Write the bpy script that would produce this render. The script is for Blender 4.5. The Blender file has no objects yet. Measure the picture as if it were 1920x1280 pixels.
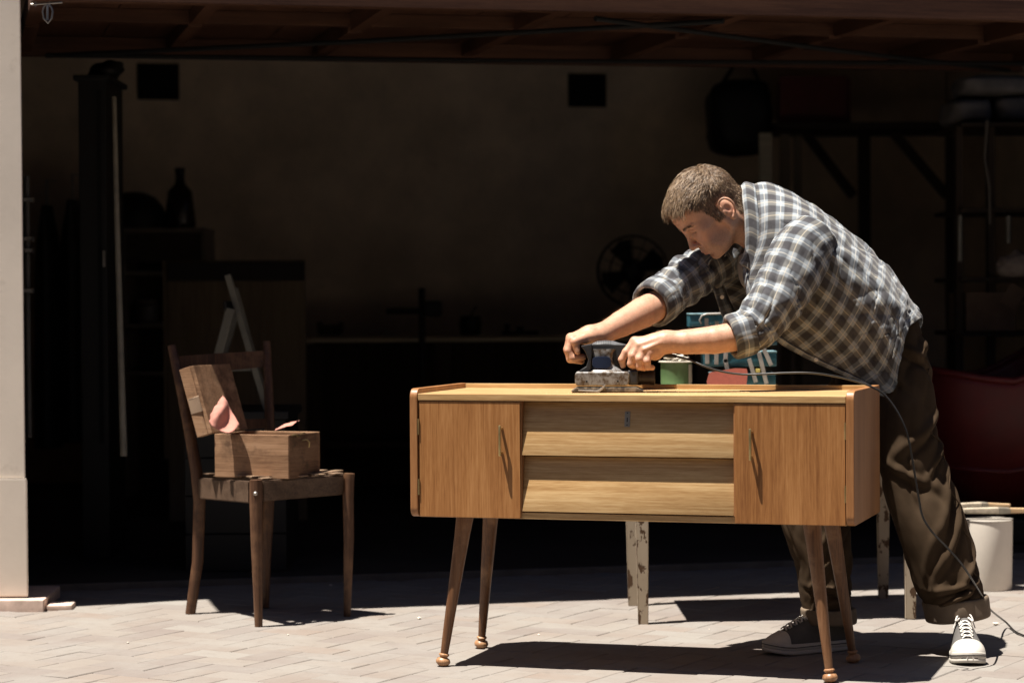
import bpy, bmesh, math, random
import numpy as np
from mathutils import Vector, Matrix, noise as mnoise
random.seed(7); np.random.seed(7)
SC = bpy.context.scene
COL = SC.collection
PI = math.pi
# ---------------------------------------------------------------- camera
CAM_H, CAM_P, CAM_R, FPX = 1.0227, 0.0188, 0.0064, 4533.3
cam = bpy.data.cameras.new('camera'); camo = bpy.data.objects.new('camera', cam); COL.objects.link(camo)
cam.lens = 85.0; cam.sensor_width = 36.0; cam.clip_start = 0.05; cam.clip_end = 400
camo.matrix_world = (Matrix.Translation((0, 0, CAM_H)) @ Matrix.Rotation(PI/2 - CAM_P, 4, 'X')
                     @ Matrix.Rotation(-CAM_R, 4, 'Z'))
cam.dof.use_dof = True; cam.dof.focus_distance = 6.72; cam.dof.aperture_fstop = 3.2
SC.camera = camo
# ---------------------------------------------------------------- sky, sun, exposure
SUN_TRAVEL = Vector((0.275, 0.118, -1.0)).normalized()
sun_el = math.asin(-SUN_TRAVEL.z)
w = bpy.data.worlds.new('World'); SC.world = w; w.use_nodes = True
nt = w.node_tree; bg = nt.nodes['Background']
sky = nt.nodes.new('ShaderNodeTexSky'); sky.sky_type = 'NISHITA'; sky.sun_disc = False
sky.sun_elevation = sun_el
sky.sun_rotation = math.atan2(-SUN_TRAVEL.x, -SUN_TRAVEL.y)
sky.air_density = 0.35; sky.dust_density = 0.5; sky.ozone_density = 1.0; sky.altitude = 300
nt.links.new(sky.outputs[0], bg.inputs[0]); bg.inputs[1].default_value = 0.05
sun = bpy.data.lights.new('sun', 'SUN'); suno = bpy.data.objects.new('sun', sun); COL.objects.link(suno)
sun.energy = 5.0; sun.angle = math.radians(0.53); sun.color = (1.0, 0.93, 0.84)
suno.rotation_euler = SUN_TRAVEL.to_track_quat('-Z', 'Y').to_euler(); suno.location = (-3, -2, 9)
vs = SC.view_settings; vs.view_transform = 'Standard'; vs.look = 'None'; vs.gamma = 1; vs.use_curve_mapping = False
vs.exposure = 1.28
SC.render.engine = 'CYCLES'; SC.cycles.use_denoising = True
SC.cycles.max_bounces = 8; SC.cycles.diffuse_bounces = 5; SC.cycles.caustics_reflective = False; SC.cycles.caustics_refractive = False
SC.cycles.sample_clamp_indirect = 4.0

# ---------------------------------------------------------------- where a point of the photograph lies at depth y
_cp, _sp, _cr, _sr = math.cos(CAM_P), math.sin(CAM_P), math.cos(CAM_R), math.sin(CAM_R)
def U(px, py, y):
    X, Y = px - 960.0, py - 640.0
    a = X*_cr - Y*_sr; b = X*_sr + Y*_cr
    r = a/FPX; u = -b/FPX
    dy = _cp + u*_sp; dz = -_sp + u*_cp
    t = y/dy
    return Vector((r*t, y, CAM_H + dz*t))
def ground(px, py, z=0.0):
    a = U(px, py, 1.0); o = Vector((0, 0, CAM_H)); d = a - o
    t = (z - CAM_H)/d.z
    return o + d*t
def pxm(y): return y/FPX      # metres per photo pixel at depth y

# ---------------------------------------------------------------- objects
_top = {}
def tag(o, label, cat, group=None):
    o['label'] = label; o['category'] = cat
    if group: o['group'] = group
    return o
def thing(name, label, cat, loc=(0, 0, 0), rz=0.0, group=None):
    o = bpy.data.objects.new(name, None); COL.objects.link(o)
    o.location = loc; o.rotation_euler = (0, 0, rz); o.empty_display_size = 0.05
    tag(o, label, cat, group)
    _top[o.name] = Matrix.Translation(loc) @ Matrix.Rotation(rz, 4, 'Z')
    return o
def structure(o): o['kind'] = 'structure'; return o
def wm(parent):
    m = Matrix.Identity(4); p = parent
    while p is not None:
        if p.parent is None:
            m = (Matrix.Translation(p.location) @ p.rotation_euler.to_matrix().to_4x4()) @ m
        else:
            m = (Matrix.Translation(p.location) @ p.rotation_euler.to_matrix().to_4x4()) @ m
        p = p.parent
    return m
def mk(name, verts, faces, m=None, parent=None, world=False, smooth=False, uvs=None, mats=None, fmat=None):
    V = np.asarray([tuple(v) for v in verts] if not isinstance(verts, np.ndarray) else verts, dtype=np.float64).reshape(-1, 3)
    if world and parent is not None:
        im = np.array(wm(parent).inverted())
        V = V @ im[:3, :3].T + im[:3, 3]
    me = bpy.data.meshes.new(name)
    if isinstance(faces, np.ndarray):
        n, k = faces.shape
        me.vertices.add(len(V)); me.vertices.foreach_set('co', V.ravel())
        me.loops.add(n*k); me.loops.foreach_set('vertex_index', faces.ravel().astype(np.int32))
        me.polygons.add(n); me.polygons.foreach_set('loop_start', np.arange(0, n*k, k, dtype=np.int32))
        me.polygons.foreach_set('loop_total', np.full(n, k, dtype=np.int32))
        me.update(calc_edges=True)
    else:
        me.from_pydata([tuple(v) for v in V], [], faces)
    me.validate()
    if uvs is not None:
        ul = me.uv_layers.new(name='UVMap')
        lv = np.zeros(len(me.loops), dtype=np.int32); me.loops.foreach_get('vertex_index', lv)
        uvs = np.asarray(uvs, dtype=np.float32)
        ul.data.foreach_set('uv', (uvs[lv] if len(uvs) == len(V) else uvs).ravel())
    if smooth: me.polygons.foreach_set('use_smooth', np.ones(len(me.polygons), dtype=bool))
    for q in (mats if mats else ([m] if m else [])): me.materials.append(q)
    if fmat is not None: me.polygons.foreach_set('material_index', np.asarray(fmat, dtype=np.int32))
    o = bpy.data.objects.new(name, me); COL.objects.link(o)
    if parent is not None: o.parent = parent
    return o
def from_bm(name, bm, m, parent=None, world=False, smooth=None):
    bmesh.ops.recalc_face_normals(bm, faces=bm.faces)
    if world and parent is not None: bm.transform(wm(parent).inverted())
    me = bpy.data.meshes.new(name); bm.to_mesh(me); bm.free()
    if smooth is not None:
        me.polygons.foreach_set('use_smooth', np.ones(len(me.polygons), dtype=bool))
        try: me.set_sharp_from_angle(angle=math.radians(smooth))
        except Exception: pass
    if m: me.materials.append(m)
    o = bpy.data.objects.new(name, me); COL.objects.link(o)
    if parent is not None: o.parent = parent
    return o
def bm_box(bm, lo, hi, bevel=0.0, seg=2, M=None, jitter=0.0):
    n0 = bmesh.new()
    bmesh.ops.create_cube(n0, size=1.0)
    for v in n0.verts:
        v.co = Vector([lo[i] + (v.co[i] + .5)*(hi[i] - lo[i]) for i in range(3)])
        if jitter: v.co += Vector([random.uniform(-jitter, jitter) for _ in range(3)])
    if bevel: bmesh.ops.bevel(n0, geom=n0.edges[:], offset=bevel, segments=seg, affect='EDGES', profile=.5)
    if M is not None: n0.transform(M)
    _merge(bm, n0)
def _merge(bm, n0):
    me = bpy.data.meshes.new('t'); n0.to_mesh(me); n0.free(); bm.from_mesh(me); bpy.data.meshes.remove(me)
def bm_prism(bm, poly, lo, hi, axis='y', bevel=0.0, seg=2, M=None):
    """poly: list of 2-D points; extruded along axis from lo to hi"""
    n0 = bmesh.new()
    def P(a, b, c):
        return {'y': (a, c, b), 'x': (c, a, b), 'z': (a, b, c)}[axis]
    f = n0.faces.new([n0.verts.new(P(a, b, lo)) for a, b in poly])
    r = bmesh.ops.extrude_face_region(n0, geom=[f])
    d = {'y': (0, hi-lo, 0), 'x': (hi-lo, 0, 0), 'z': (0, 0, hi-lo)}[axis]
    bmesh.ops.translate(n0, vec=d, verts=[v for v in r['geom'] if isinstance(v, bmesh.types.BMVert)])
    bmesh.ops.recalc_face_normals(n0, faces=n0.faces)
    if bevel: bmesh.ops.bevel(n0, geom=n0.edges[:], offset=bevel, segments=seg, affect='EDGES', profile=.5)
    if M is not None: n0.transform(M)
    _merge(bm, n0)
def bm_lathe(bm, prof, n=24, M=None):
    """prof: (r, z) pairs bottom to top"""
    n0 = bmesh.new(); rings = []
    for r, z in prof:
        if r < 1e-6: rings.append([n0.verts.new((0, 0, z))])
        else: rings.append([n0.verts.new((r*math.cos(2*PI*i/n), r*math.sin(2*PI*i/n), z)) for i in range(n)])
    for a, b in zip(rings, rings[1:]):
        for i in range(n):
            j = (i+1) % n
            q = ([a[i], a[j], b[j], b[i]] if len(a) > 1 and len(b) > 1 else
                 [a[0], b[j], b[i]] if len(a) == 1 and len(b) > 1 else [a[i], a[j], b[0]] if len(a) > 1 else None)
            if q: n0.faces.new(q)
    for r in (rings[0], rings[-1]):
        if len(r) > 2: n0.faces.new(r)
    bmesh.ops.recalc_face_normals(n0, faces=n0.faces)
    if M is not None: n0.transform(M)
    _merge(bm, n0)
def bm_tube(bm, pts, rad, n=10, cap=True, M=None, flat=1.0):
    pts = [Vector(p) for p in pts]
    rr = rad if isinstance(rad, (list, tuple)) else [rad]*len(pts)
    n0 = bmesh.new(); rings = []
    up = None
    for i, p in enumerate(pts):
        t = (pts[min(i+1, len(pts)-1)] - pts[max(i-1, 0)]).normalized()
        if up is None:
            up = Vector((0, 0, 1)) if abs(t.z) < .9 else Vector((0, 1, 0))
        a = (up - t*up.dot(t)).normalized(); b = t.cross(a); up = a
        rings.append([n0.verts.new(p + (a*math.cos(2*PI*k/n)*flat + b*math.sin(2*PI*k/n))*rr[i]) for k in range(n)])
    for A, B in zip(rings, rings[1:]):
        for k in range(n): n0.faces.new([A[k], A[(k+1) % n], B[(k+1) % n], B[k]])
    if cap: n0.faces.new(rings[0]); n0.faces.new(rings[-1])
    bmesh.ops.recalc_face_normals(n0, faces=n0.faces)
    if M is not None: n0.transform(M)
    _merge(bm, n0)
def _wn(o, bevel):
    if bevel:
        md = o.modifiers.new('normals', 'WEIGHTED_NORMAL'); md.mode = 'FACE_AREA'; md.weight = 100; md.keep_sharp = True
    return o
def box(name, lo, hi, m, parent=None, bevel=0.0, seg=2, M=None, world=False, smooth=40, jitter=0.0):
    bm = bmesh.new(); bm_box(bm, lo, hi, bevel, seg, M, jitter)
    return _wn(from_bm(name, bm, m, parent, world, smooth if bevel else None), bevel)
def tube(name, pts, rad, m, parent=None, n=10, world=False, flat=1.0):
    bm = bmesh.new(); bm_tube(bm, pts, rad, n, True, None, flat)
    return from_bm(name, bm, m, parent, world, 60)
def lathe(name, prof, m, parent=None, n=28, M=None, world=False, smooth=40):
    bm = bmesh.new(); bm_lathe(bm, prof, n, M)
    return from_bm(name, bm, m, parent, world, smooth)
def prism(name, poly, lo, hi, m, parent=None, axis='y', bevel=0.0, seg=2, M=None, world=False):
    bm = bmesh.new(); bm_prism(bm, poly, lo, hi, axis, bevel, seg, M)
    return _wn(from_bm(name, bm, m, parent, world, 40 if bevel else None), bevel)
def catmull(P, n, closed=False):
    """P: (k, ...) control rows -> n samples"""
    P = np.asarray(P, dtype=np.float64); k = len(P)
    t = np.linspace(0, k if closed else k-1, n, endpoint=not closed)
    i = np.minimum(np.floor(t).astype(int), (k-1) if closed else (k-2)); f = (t - i).reshape((-1,)+(1,)*(P.ndim-1))
    g = (lambda j: P[j % k]) if closed else (lambda j: P[np.clip(j, 0, k-1)])
    p0, p1, p2, p3 = g(i-1), g(i), g(i+1), g(i+2)
    if not closed:
        p0 = np.where((i == 0).reshape(f.shape), 2*p1 - p2, p0); p3 = np.where((i == k-2).reshape(f.shape), 2*p2 - p1, p3)
    return .5*((2*p1) + (-p0+p2)*f + (2*p0-5*p1+4*p2-p3)*f**2 + (-p0+3*p1-3*p2+p3)*f**3)
def grid_faces(nr, nc, closed):
    r = np.arange(nr-1)[:, None]; c = np.arange(nc if closed else nc-1)[None, :]; c2 = (c+1) % nc
    return np.stack([r*nc+c, r*nc+c2, (r+1)*nc+c2, (r+1)*nc+c], -1).reshape(-1, 4)
def grid_normals(P, closed):
    du = np.gradient(P, axis=0)
    if closed: dv = (np.roll(P, -1, 1) - np.roll(P, 1, 1))
    else: dv = np.gradient(P, axis=1)
    n = np.cross(dv, du); return n/np.maximum(np.linalg.norm(n, axis=-1, keepdims=True), 1e-9)
def fbm(pts, scale, octv=3, seed=0.0):
    return np.array([mnoise.fractal(Vector((p[0]*scale[0]+seed, p[1]*scale[1]+seed*1.7, p[2]*scale[2]-seed)), 1.0, 2.0, octv) for p in pts.reshape(-1, 3)]).reshape(pts.shape[:-1])

# ---------------------------------------------------------------- materials
def _n(t, kind, **kw):
    n = t.nodes.new('ShaderNode' + kind)
    for k, v in kw.items():
        if hasattr(n, k): setattr(n, k, v)
        else: n.inputs[k].default_value = v
    return n
class Mat:
    def __init__(s, name, base=(.5, .5, .5), rough=.6, metal=0.0, spec=.4):
        s.m = bpy.data.materials.new(name); s.m.use_nodes = True; s.t = s.m.node_tree
        s.b = s.t.nodes['Principled BSDF']
        s.b.inputs['Base Color'].default_value = (*base, 1); s.b.inputs['Roughness'].default_value = rough
        s.b.inputs['Metallic'].default_value = metal; s.b.inputs['Specular IOR Level'].default_value = spec
    def L(s, a, b): s.t.links.new(a, b)
    def coord(s, kind='Object', scale=(1, 1, 1), rnd=True, rot=(0, 0, 0)):
        tc = _n(s.t, 'TexCoord'); mp = _n(s.t, 'Mapping'); mp.inputs['Scale'].default_value = scale; mp.inputs['Rotation'].default_value = rot
        s.L(tc.outputs[kind], mp.inputs['Vector'])
        if rnd:
            oi = _n(s.t, 'ObjectInfo'); mu = _n(s.t, 'Math', operation='MULTIPLY'); mu.inputs[1].default_value = 37.0
            s.L(oi.outputs['Random'], mu.inputs[0]); s.L(mu.outputs[0], mp.inputs['Location'])
        return mp.outputs[0]
    def noise(s, vec, scale=5.0, detail=4.0, rough=.55, dist=0.0):
        n = _n(s.t, 'TexNoise'); n.inputs['Scale'].default_value = scale; n.inputs['Detail'].default_value = detail
        n.inputs['Roughness'].default_value = rough; n.inputs['Distortion'].default_value = dist
        if vec is not None: s.L(vec, n.inputs['Vector'])
        return n.outputs[0]
    def ramp(s, fac, stops):
        r = _n(s.t, 'ValToRGB'); e = r.color_ramp.elements
        while len(e) < len(stops): e.new(.5)
        for q, (p, c) in zip(e, stops): q.position = p; q.color = (*c, 1) if len(c) == 3 else c
        s.L(fac, r.inputs[0]); return r.outputs[0]
    def mix(s, fac, a, b, mode='MIX'):
        n = _n(s.t, 'Mix', data_type='RGBA', blend_type=mode)
        for x, i in ((fac, n.inputs[0]), (a, n.inputs[6]), (b, n.inputs[7])):
            if hasattr(x, 'links'): s.L(x, i)
            elif isinstance(x, (int, float)): i.default_value = x
            else: i.default_value = (*x, 1)
        return n.outputs[2]
    def math(s, op, a, b=0.0, c=0.0):
        n = _n(s.t, 'Math', operation=op)
        for i, x in enumerate((a, b, c)):
            if hasattr(x, 'links'): s.L(x, n.inputs[i])
            else: n.inputs[i].default_value = x
        return n.outputs[0]
    def color(s, c): s.L(c, s.b.inputs['Base Color']); return s
    def rough(s, c): s.L(c, s.b.inputs['Roughness']); return s
    def bump(s, h, strength=.3, dist=.002):
        n = _n(s.t, 'Bump'); n.inputs['Strength'].default_value = strength; n.inputs['Distance'].default_value = dist
        s.L(h, n.inputs['Height']); s.L(n.outputs[0], s.b.inputs['Normal']); return s
def wood(name, dark, mid, light, axis='z', rough=.55, spec=.35, fine=1.0, wear=None, scratch=0.0):
    s = Mat(name, mid, rough, 0, spec)
    def sc(al, ac): return tuple(al if a == axis else ac for a in 'xyz')
    v1 = s.coord('Object', sc(1.1, 14)); n1 = s.noise(v1, 1.0, 5, .6, .6)
    v2 = s.coord('Object', sc(5, 190*fine)); n2 = s.noise(v2, 1.0, 3, .6)
    v3 = s.coord('Object', sc(30, 420*fine)); n3 = s.noise(v3, 1.0, 2, .5)
    a = s.math('MULTIPLY_ADD', n2, .45, s.math('MULTIPLY', n1, .55)); a = s.math('MULTIPLY_ADD', n3, .22, s.math('SUBTRACT', a, .11))
    c = s.ramp(a, [(.34, dark), (.49, mid), (.64, light)])
    if wear:
        nw = s.noise(s.coord('Object', (1, 1, 1)), 9, 6, .65)
        c = s.mix(s.ramp(nw, [(.52, (0, 0, 0)), (.66, (1, 1, 1))]), c, wear)
    s.color(c); s.bump(a, .25, .0012)
    s.rough(s.math('MULTIPLY_ADD', n2, .25, rough - .12))
    return s.m
def plain(name, base, rough=.6, metal=0, spec=.4, var=.25, scale=12, bump=.15):
    s = Mat(name, base, rough, metal, spec)
    v = s.coord('Object'); n = s.noise(v, scale, 6, .6)
    lo = tuple(x*(1-var) for x in base); hi = tuple(min(1, x*(1+var)) for x in base)
    s.color(s.ramp(n, [(.3, lo), (.7, hi)]))
    s.rough(s.math('MULTIPLY_ADD', n, .2, rough - .1))
    if bump: s.bump(s.noise(v, scale*9, 4, .6), bump, .001)
    return s.m
# ================================================================ setting: paving and garage
PHI = 0.2269; G0 = Vector((0, 8.914, 0))
def Gm(): return Matrix.Translation(G0) @ Matrix.Rotation(PHI, 4, 'Z')
def gloc(p): return Gm().inverted() @ Vector(p)

# ---- paving bricks
def brick_mat():
    s = Mat('paving brick', (0.211, 0.196, 0.182), .85, 0, .2)
    oi = _n(s.t, 'ObjectInfo')
    at = _n(s.t, 'Attribute', attribute_name='tone')
    tone = s.math('ADD', oi.outputs['Random'], at.outputs['Fac']); tone = s.math('FRACT', tone)
    tc = _n(s.t, 'NewGeometry')
    c0 = s.ramp(tone, [(0, (0.190, 0.160, 0.140)), (.3, (0.211, 0.187, 0.165)), (.6, (0.177, 0.151, 0.137)), (.82, (0.222, 0.205, 0.185)), (1, (0.195, 0.155, 0.130))])
    n1 = s.noise(tc.outputs['Position'], 3.2, 7, .62); n2 = s.noise(tc.outputs['Position'], 26, 6, .65); n3 = s.noise(tc.outputs['Position'], 240, 3, .6)
    dust = s.ramp(n1, [(.40, (0, 0, 0)), (.62, (1, 1, 1))])
    c = s.mix(s.math('MULTIPLY', dust, .5), c0, (0.238, 0.229, 0.212))
    st = s.ramp(n2, [(.52, (0, 0, 0)), (.75, (1, 1, 1))])
    c = s.mix(s.math('MULTIPLY', st, .45), c, (0.142, 0.125, 0.110))
    c = s.mix(s.ramp(n3, [(.62, (0, 0, 0)), (.78, (.35, .35, .35))]), c, (0.126, 0.113, 0.098))
    s.color(c); s.bump(s.math('MULTIPLY_ADD', n3, .5, n2), .5, .0025)
    return s.m
MB_ = brick_mat()
def sand_mat():
    s = Mat('joint sand', (0.190, 0.184, 0.169), .95, 0, .1)
    g = _n(s.t, 'NewGeometry'); n = s.noise(g.outputs['Position'], 9, 7, .7); n2 = s.noise(g.outputs['Position'], 1.1, 4, .6)
    a = s.math('MULTIPLY_ADD', n2, .6, s.math('MULTIPLY', n, .5))
    s.color(s.ramp(a, [(.40, (.06, .048, .04)), (.47, (.17, .148, .125)), (.60, (.30, .268, .235))])); s.bump(n, .4, .003)
    return s.m
M_SAND = sand_mat()
def asphalt():
    s = Mat('asphalt', (.05, .05, .05), .9, 0, .2); g = _n(s.t, 'NewGeometry'); n = s.noise(g.outputs['Position'], 180, 4, .7); n2 = s.noise(g.outputs['Position'], 1.5, 5, .6)
    s.color(s.ramp(s.math('MULTIPLY_ADD', n2, .5, s.math('MULTIPLY', n, .5)), [(.35, (.032, .031, .030)), (.65, (.062, .060, .057))])); s.bump(n, .6, .004); return s.m
gp = structure(mk('added_road', [(-60, -40, -.016), (60, -40, -.016), (60, 60, -.016), (-60, 60, -.016)], [(0, 1, 2, 3)], asphalt()))  # unseen dark asphalt before the paving, added to cut bounced light
pav = structure(mk('brick_paving', [(-4.65, 5.55, -.0030), (4.65, 5.55, -.0030), (4.65, 9.9, -.0030), (-4.65, 9.9, -.0030)], [(0, 1, 2, 3)], M_SAND))
BL, BW = .196, .098; JT = .0026
def brick_shape(seed):
    rnd = random.Random(seed); hl, hw = BL/2 - JT/2, BW/2 - JT/2
    j = lambda: rnd.uniform(-.0016, .0016)
    c = [(-hl+j(), -hw+j()), (hl+j(), -hw+j()), (hl+j(), hw+j()), (-hl+j(), hw+j())]
    V = [(x, y, -.010) for x, y in c] + [(x, y, -.0022) for x, y in c]
    ins = .0025
    V += [(x - math.copysign(ins, x), y - math.copysign(ins, y), rnd.uniform(-.0004, .0004)) for x, y in c]
    F = [(8, 9, 10, 11)] + [(i, (i+1) % 4, 4+(i+1) % 4, 4+i) for i in range(4)] + [(4+i, 4+(i+1) % 4, 8+(i+1) % 4, 8+i) for i in range(4)]
    return V, F
shapes = [brick_shape(i) for i in range(8)]
meshes = []
for i, (V, F) in enumerate(shapes):
    me = bpy.data.meshes.new('brick'); me.from_pydata(V, [], F); me.materials.append(MB_); meshes.append(me)
ANG = PHI + PI/4 + .03
ca, sa = math.cos(ANG), math.sin(ANG); ORG = (0.1, 7.0)
spots = []
for i in range(-76, 76):
    for j in range(-76, 76):
        d = (i - j) % 4
        if d == 0: cx, cy, r = (i+1)*BW, (j+.5)*BW, 0
        elif d == 3: cx, cy, r = (i+.5)*BW, (j+1)*BW, PI/2
        else: continue
        x = ORG[0] + cx*ca - cy*sa; y = ORG[1] + cx*sa + cy*ca
        if abs(x) > 4.5 or y < 5.66: continue
        g = gloc((x, y, 0))
        if g.y > -.06: continue
        if g.y > -.46 and g.x < -1.70: continue
        # visible in the picture?
        vis = y > 6.28 and abs(x)/y < .222
        key = y if vis else 99 + y
        spots.append((key, x, y, r + ANG))
spots.sort()
rng = random.Random(3)
restV, restF, restT = [], [], []
for k, (key, x, y, r) in enumerate(spots):
    dz = rng.gauss(0, .0006); tx, ty = rng.gauss(0, .004), rng.gauss(0, .004); q = rng.randrange(8); rr = r + rng.gauss(0, .006)
    if k < 300:
        o = bpy.data.objects.new('brick', meshes[q]); COL.objects.link(o); o.parent = pav
        o.location = (x, y, dz); o.rotation_euler = (tx, ty, rr)
    else:
        M = Matrix.Translation((x, y, dz)) @ Matrix.Rotation(rr, 4, 'Z') @ Matrix.Rotation(tx, 4, 'X') @ Matrix.Rotation(ty, 4, 'Y')
        V, F = shapes[q]; b = len(restV)
        restV += [M @ Vector(v) for v in V]; restF += [tuple(b+i for i in f) for f in F]; restT += [rng.random()]*len(V)
M_EDGE = plain('concrete edging', (.22, .21, .19), .9)
for k in range(10): box('edging_stone', (-4.6 + k*.92 + .003, 5.44, -.015), (-4.6 + (k+1)*.92 - .003, 5.549, .002), M_EDGE, pav, .005)
ro = mk('brick_field', restV, restF, MB_, pav); ro['kind'] = 'stuff'
at = ro.data.attributes.new('tone', 'FLOAT', 'POINT'); at.data.foreach_set('value', restT)
# loose chips lying on the paving
M_CHIP = plain('pale chip', (.62, .55, .47), .9)
for k, (a, b, sz) in enumerate([(786, 1160, .010), (1867, 1171, .011), (1795, 1163, .006), (620, 1098, .008), (540, 1190, .004), (1330, 1180, .004), (1010, 1190, .005), (240, 1205, .005)]):
    p = ground(a, b); bm = bmesh.new(); bmesh.ops.create_icosphere(bm, subdivisions=1, radius=sz)
    for v in bm.verts: v.co = v.co*random.uniform(.7, 1.1); v.co.z = v.co.z*.5 + sz*.4
    o = from_bm('stone_chip', bm, M_CHIP); o.location = p
    tag(o, ['pale stone chip on the paving left of the sideboard', 'pale stone chip on the paving beside the white sneaker and cable', 'tiny pale chip on paving between sneaker and trouser cuff', 'pale chip on the shaded paving under the old chair', 'tiny chip on sunlit paving in front of the old chair', 'tiny chip on paving under the sideboard near the dark sneaker', 'tiny chip on paving just right of the sideboard rear left foot', 'tiny chip on sunlit paving at the far left'][k], 'stone chip', 'stone chips on the paving')

# ---- garage shell
def plaster(name, base, blotch=.2, dirt=None):
    s = Mat(name, base, .9, 0, .15); v = s.coord('Object', rnd=False)
    n = s.noise(v, 1.7, 7, .65); n2 = s.noise(v, 60, 4, .6); n3 = s.noise(v, 7, 6, .7)
    lo = tuple(x*(1-blotch) for x in base); hi = tuple(min(.9, x*(1+blotch*.5)) for x in base)
    c = s.ramp(n, [(.32, lo), (.66, hi)])
    if dirt: c = s.mix(s.ramp(n3, [(.60, (0, 0, 0)), (.74, (.6, .6, .6))]), c, dirt)
    s.color(c); s.bump(s.math('MULTIPLY_ADD', n3, .8, n2), .12, .002); return s.m
M_PIL = plaster('pillar plaster', (.62, .55, .475), .12, (.44, .38, .32))
M_WALL = plaster('old garage plaster', (.74, .60, .44), .3, (.50, .40, .29))
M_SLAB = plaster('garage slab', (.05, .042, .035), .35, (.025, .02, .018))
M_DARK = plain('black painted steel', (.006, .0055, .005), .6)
gar = thing('garage', 'open garage with pale plastered pillar at left and dark plastered interior', 'garage', G0, PHI)
ZP = .434
# pillar: lower block a little proud, upper shaft, bevelled offset catching the sun
def gpoly(w): return [tuple(gloc((x, y, 0)))[:2] for x, y in w]
prism('pillar', gpoly([(-2.30, 7.960), (-1.606, 7.960), (-1.735, 8.40), (-2.30, 8.40)]), .05, 3.1, M_PIL, gar, 'z', .006)
prism('pillar_skirting', gpoly([(-2.30, 7.952), (-1.600, 7.952), (-1.601, 7.959), (-2.30, 7.959)]), .042, ZP, M_PIL, gar, 'z', .006)
M_PLB = plain('limewashed pink brick', (.56, .43, .36), .9, var=.3, scale=18)
for k in range(4):
    xa = -2.31 + k*.2; prism('plinth_brick', gpoly([(xa, 7.905 + .006*(k % 2)), (xa + (.193 if k < 3 else .17), 7.900), (xa + (.193 if k < 3 else .15), 8.30), (xa, 8.30)]), -.004, .041 - .003*(k % 2), M_PLB, gar, 'z', .004)
prism('plinth_brick', gpoly([(-1.535, 7.93), (-1.455, 7.945), (-1.46, 8.05), (-1.54, 8.04)]), -.004, .016, M_PLB, gar, 'z', .004)
box('front_wall', (-4.2, -.30, -.05), (-2.40, -.10, 3.1), M_PIL, gar)
box('lintel', (-1.72, -.42, 2.16), (2.75, -.08, 3.1), M_PIL, gar)
box('pillar', (2.45, -.437, -.05), (3.05, -.06, 2.159), M_PIL, gar, .006)
box('front_wall', (3.055, -.40, -.05), (4.2, -.10, 2.159), M_PIL, gar)
box('back_wall', (-4.2, 4.75, -.05), (4.2, 4.95, 3.0), M_WALL, gar)
box('side_wall', (-4.2, -.099, -.05), (-4.05, 4.749, 3.0), M_WALL, gar)
box('side_wall', (3.75, -.099, -.05), (4.2, 4.749, 3.0), M_WALL, gar)
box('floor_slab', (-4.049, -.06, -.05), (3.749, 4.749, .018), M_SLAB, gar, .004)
box('threshold_strip', (-1.765, -.085, -.004), (2.45, -.0605, .022), plain('threshold concrete', (.12, .105, .09), .9), gar, .004)
box('roof', (-4.4, -.42, 3.101), (4.4, 5.2, 3.25), plain('roof boards', (.06, .04, .03), .8), gar)
M_VENT = plain('vent mesh', (.006, .006, .006), .9)
for (a, b, ww, hh) in ((282, 169, 75, 65), (1091, 173, 73, 62)):
    yb = 13.86 if a < 600 else 14.0
    p = U(a, b, yb); g = gloc(p); s_ = pxm(yb)
    f = box('vent', (g.x - ww*s_/2, 4.735, g.z - hh*s_/2), (g.x + ww*s_/2, 4.7495, g.z + hh*s_/2), M_VENT, gar, .003)
    for k in range(6):
        z = g.z - hh*s_/2 + (k+.5)*hh*s_/6
        box('louvre', (g.x - ww*s_*.45, 4.722, z - .009), (g.x + ww*s_*.45, 4.7345, z + .004), M_VENT, f)
# conduit and bracket on the left jamb
cd = tube('conduit', [U(50, 330, 8.62), U(51, 470, 8.62), U(52, 620, 8.62), U(55, 820, 8.62)], .011, plain('grey conduit', (.05, .045, .04), .5), gar, 8, True)
M_STEEL = plain('worn steel', (.34, .32, .29), .42, .85)
for r in (375, 448, 470, 545): box('conduit_clip', U(44, r+4, 8.64), U(60, r-4, 8.60), M_STEEL, gar, .002, world=True)

# ---- raised wooden up-and-over door
M_DOORW = wood('red brown door timber', (.034, .013, .007), (.058, .024, .0125), (.09, .040, .021), 'x', .6, .25)
M_DOORL = wood('red brown door timber lengthwise', (.034, .013, .007), (.058, .024, .0125), (.09, .040, .021), 'y', .6, .25)
dz = 1.957
gd = thing('garage_door', 'raised brown wooden tilt-up garage door with battens and steel latch', 'garage door', G0, PHI)
D0, D1, DX0, DX1 = -.95, .83, -1.755, 2.40
for k in range(13):
    xa = DX0 + k*(DX1-DX0)/13
    box('board', (xa + .0015, D0 + .004, dz + .075), (xa + (DX1-DX0)/13 - .0015, D1 - .004, dz + .095), M_DOORL, gd, .002)
box('rail', (DX0, D0, dz), (DX1, D0 + .05, dz + .0745), M_DOORW, gd, .004)
box('rail', (DX0, D1 - .05, dz - .003), (DX1, D1, dz + .0745), M_DOORW, gd, .004)
box('rail', (DX0 + .0505, -.16, dz + .028), (DX1 - .0505, -.11, dz + .0745), M_DOORW, gd, .003)
for k, xa in enumerate((DX0, -1.19, -.62, -.02, .60, 1.20, 1.80, DX1 - .05)):
    e = .012*(k % 2)
    box('batten', (xa, D0 + .0505, dz + .010 + e), (xa + .05, -.1605, dz + .0745), M_DOORL, gd, .003)
    box('batten', (xa, -.1095, dz + .010 + e), (xa + .05, D1 - .0505, dz + .0745), M_DOORL, gd, .003)
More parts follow.
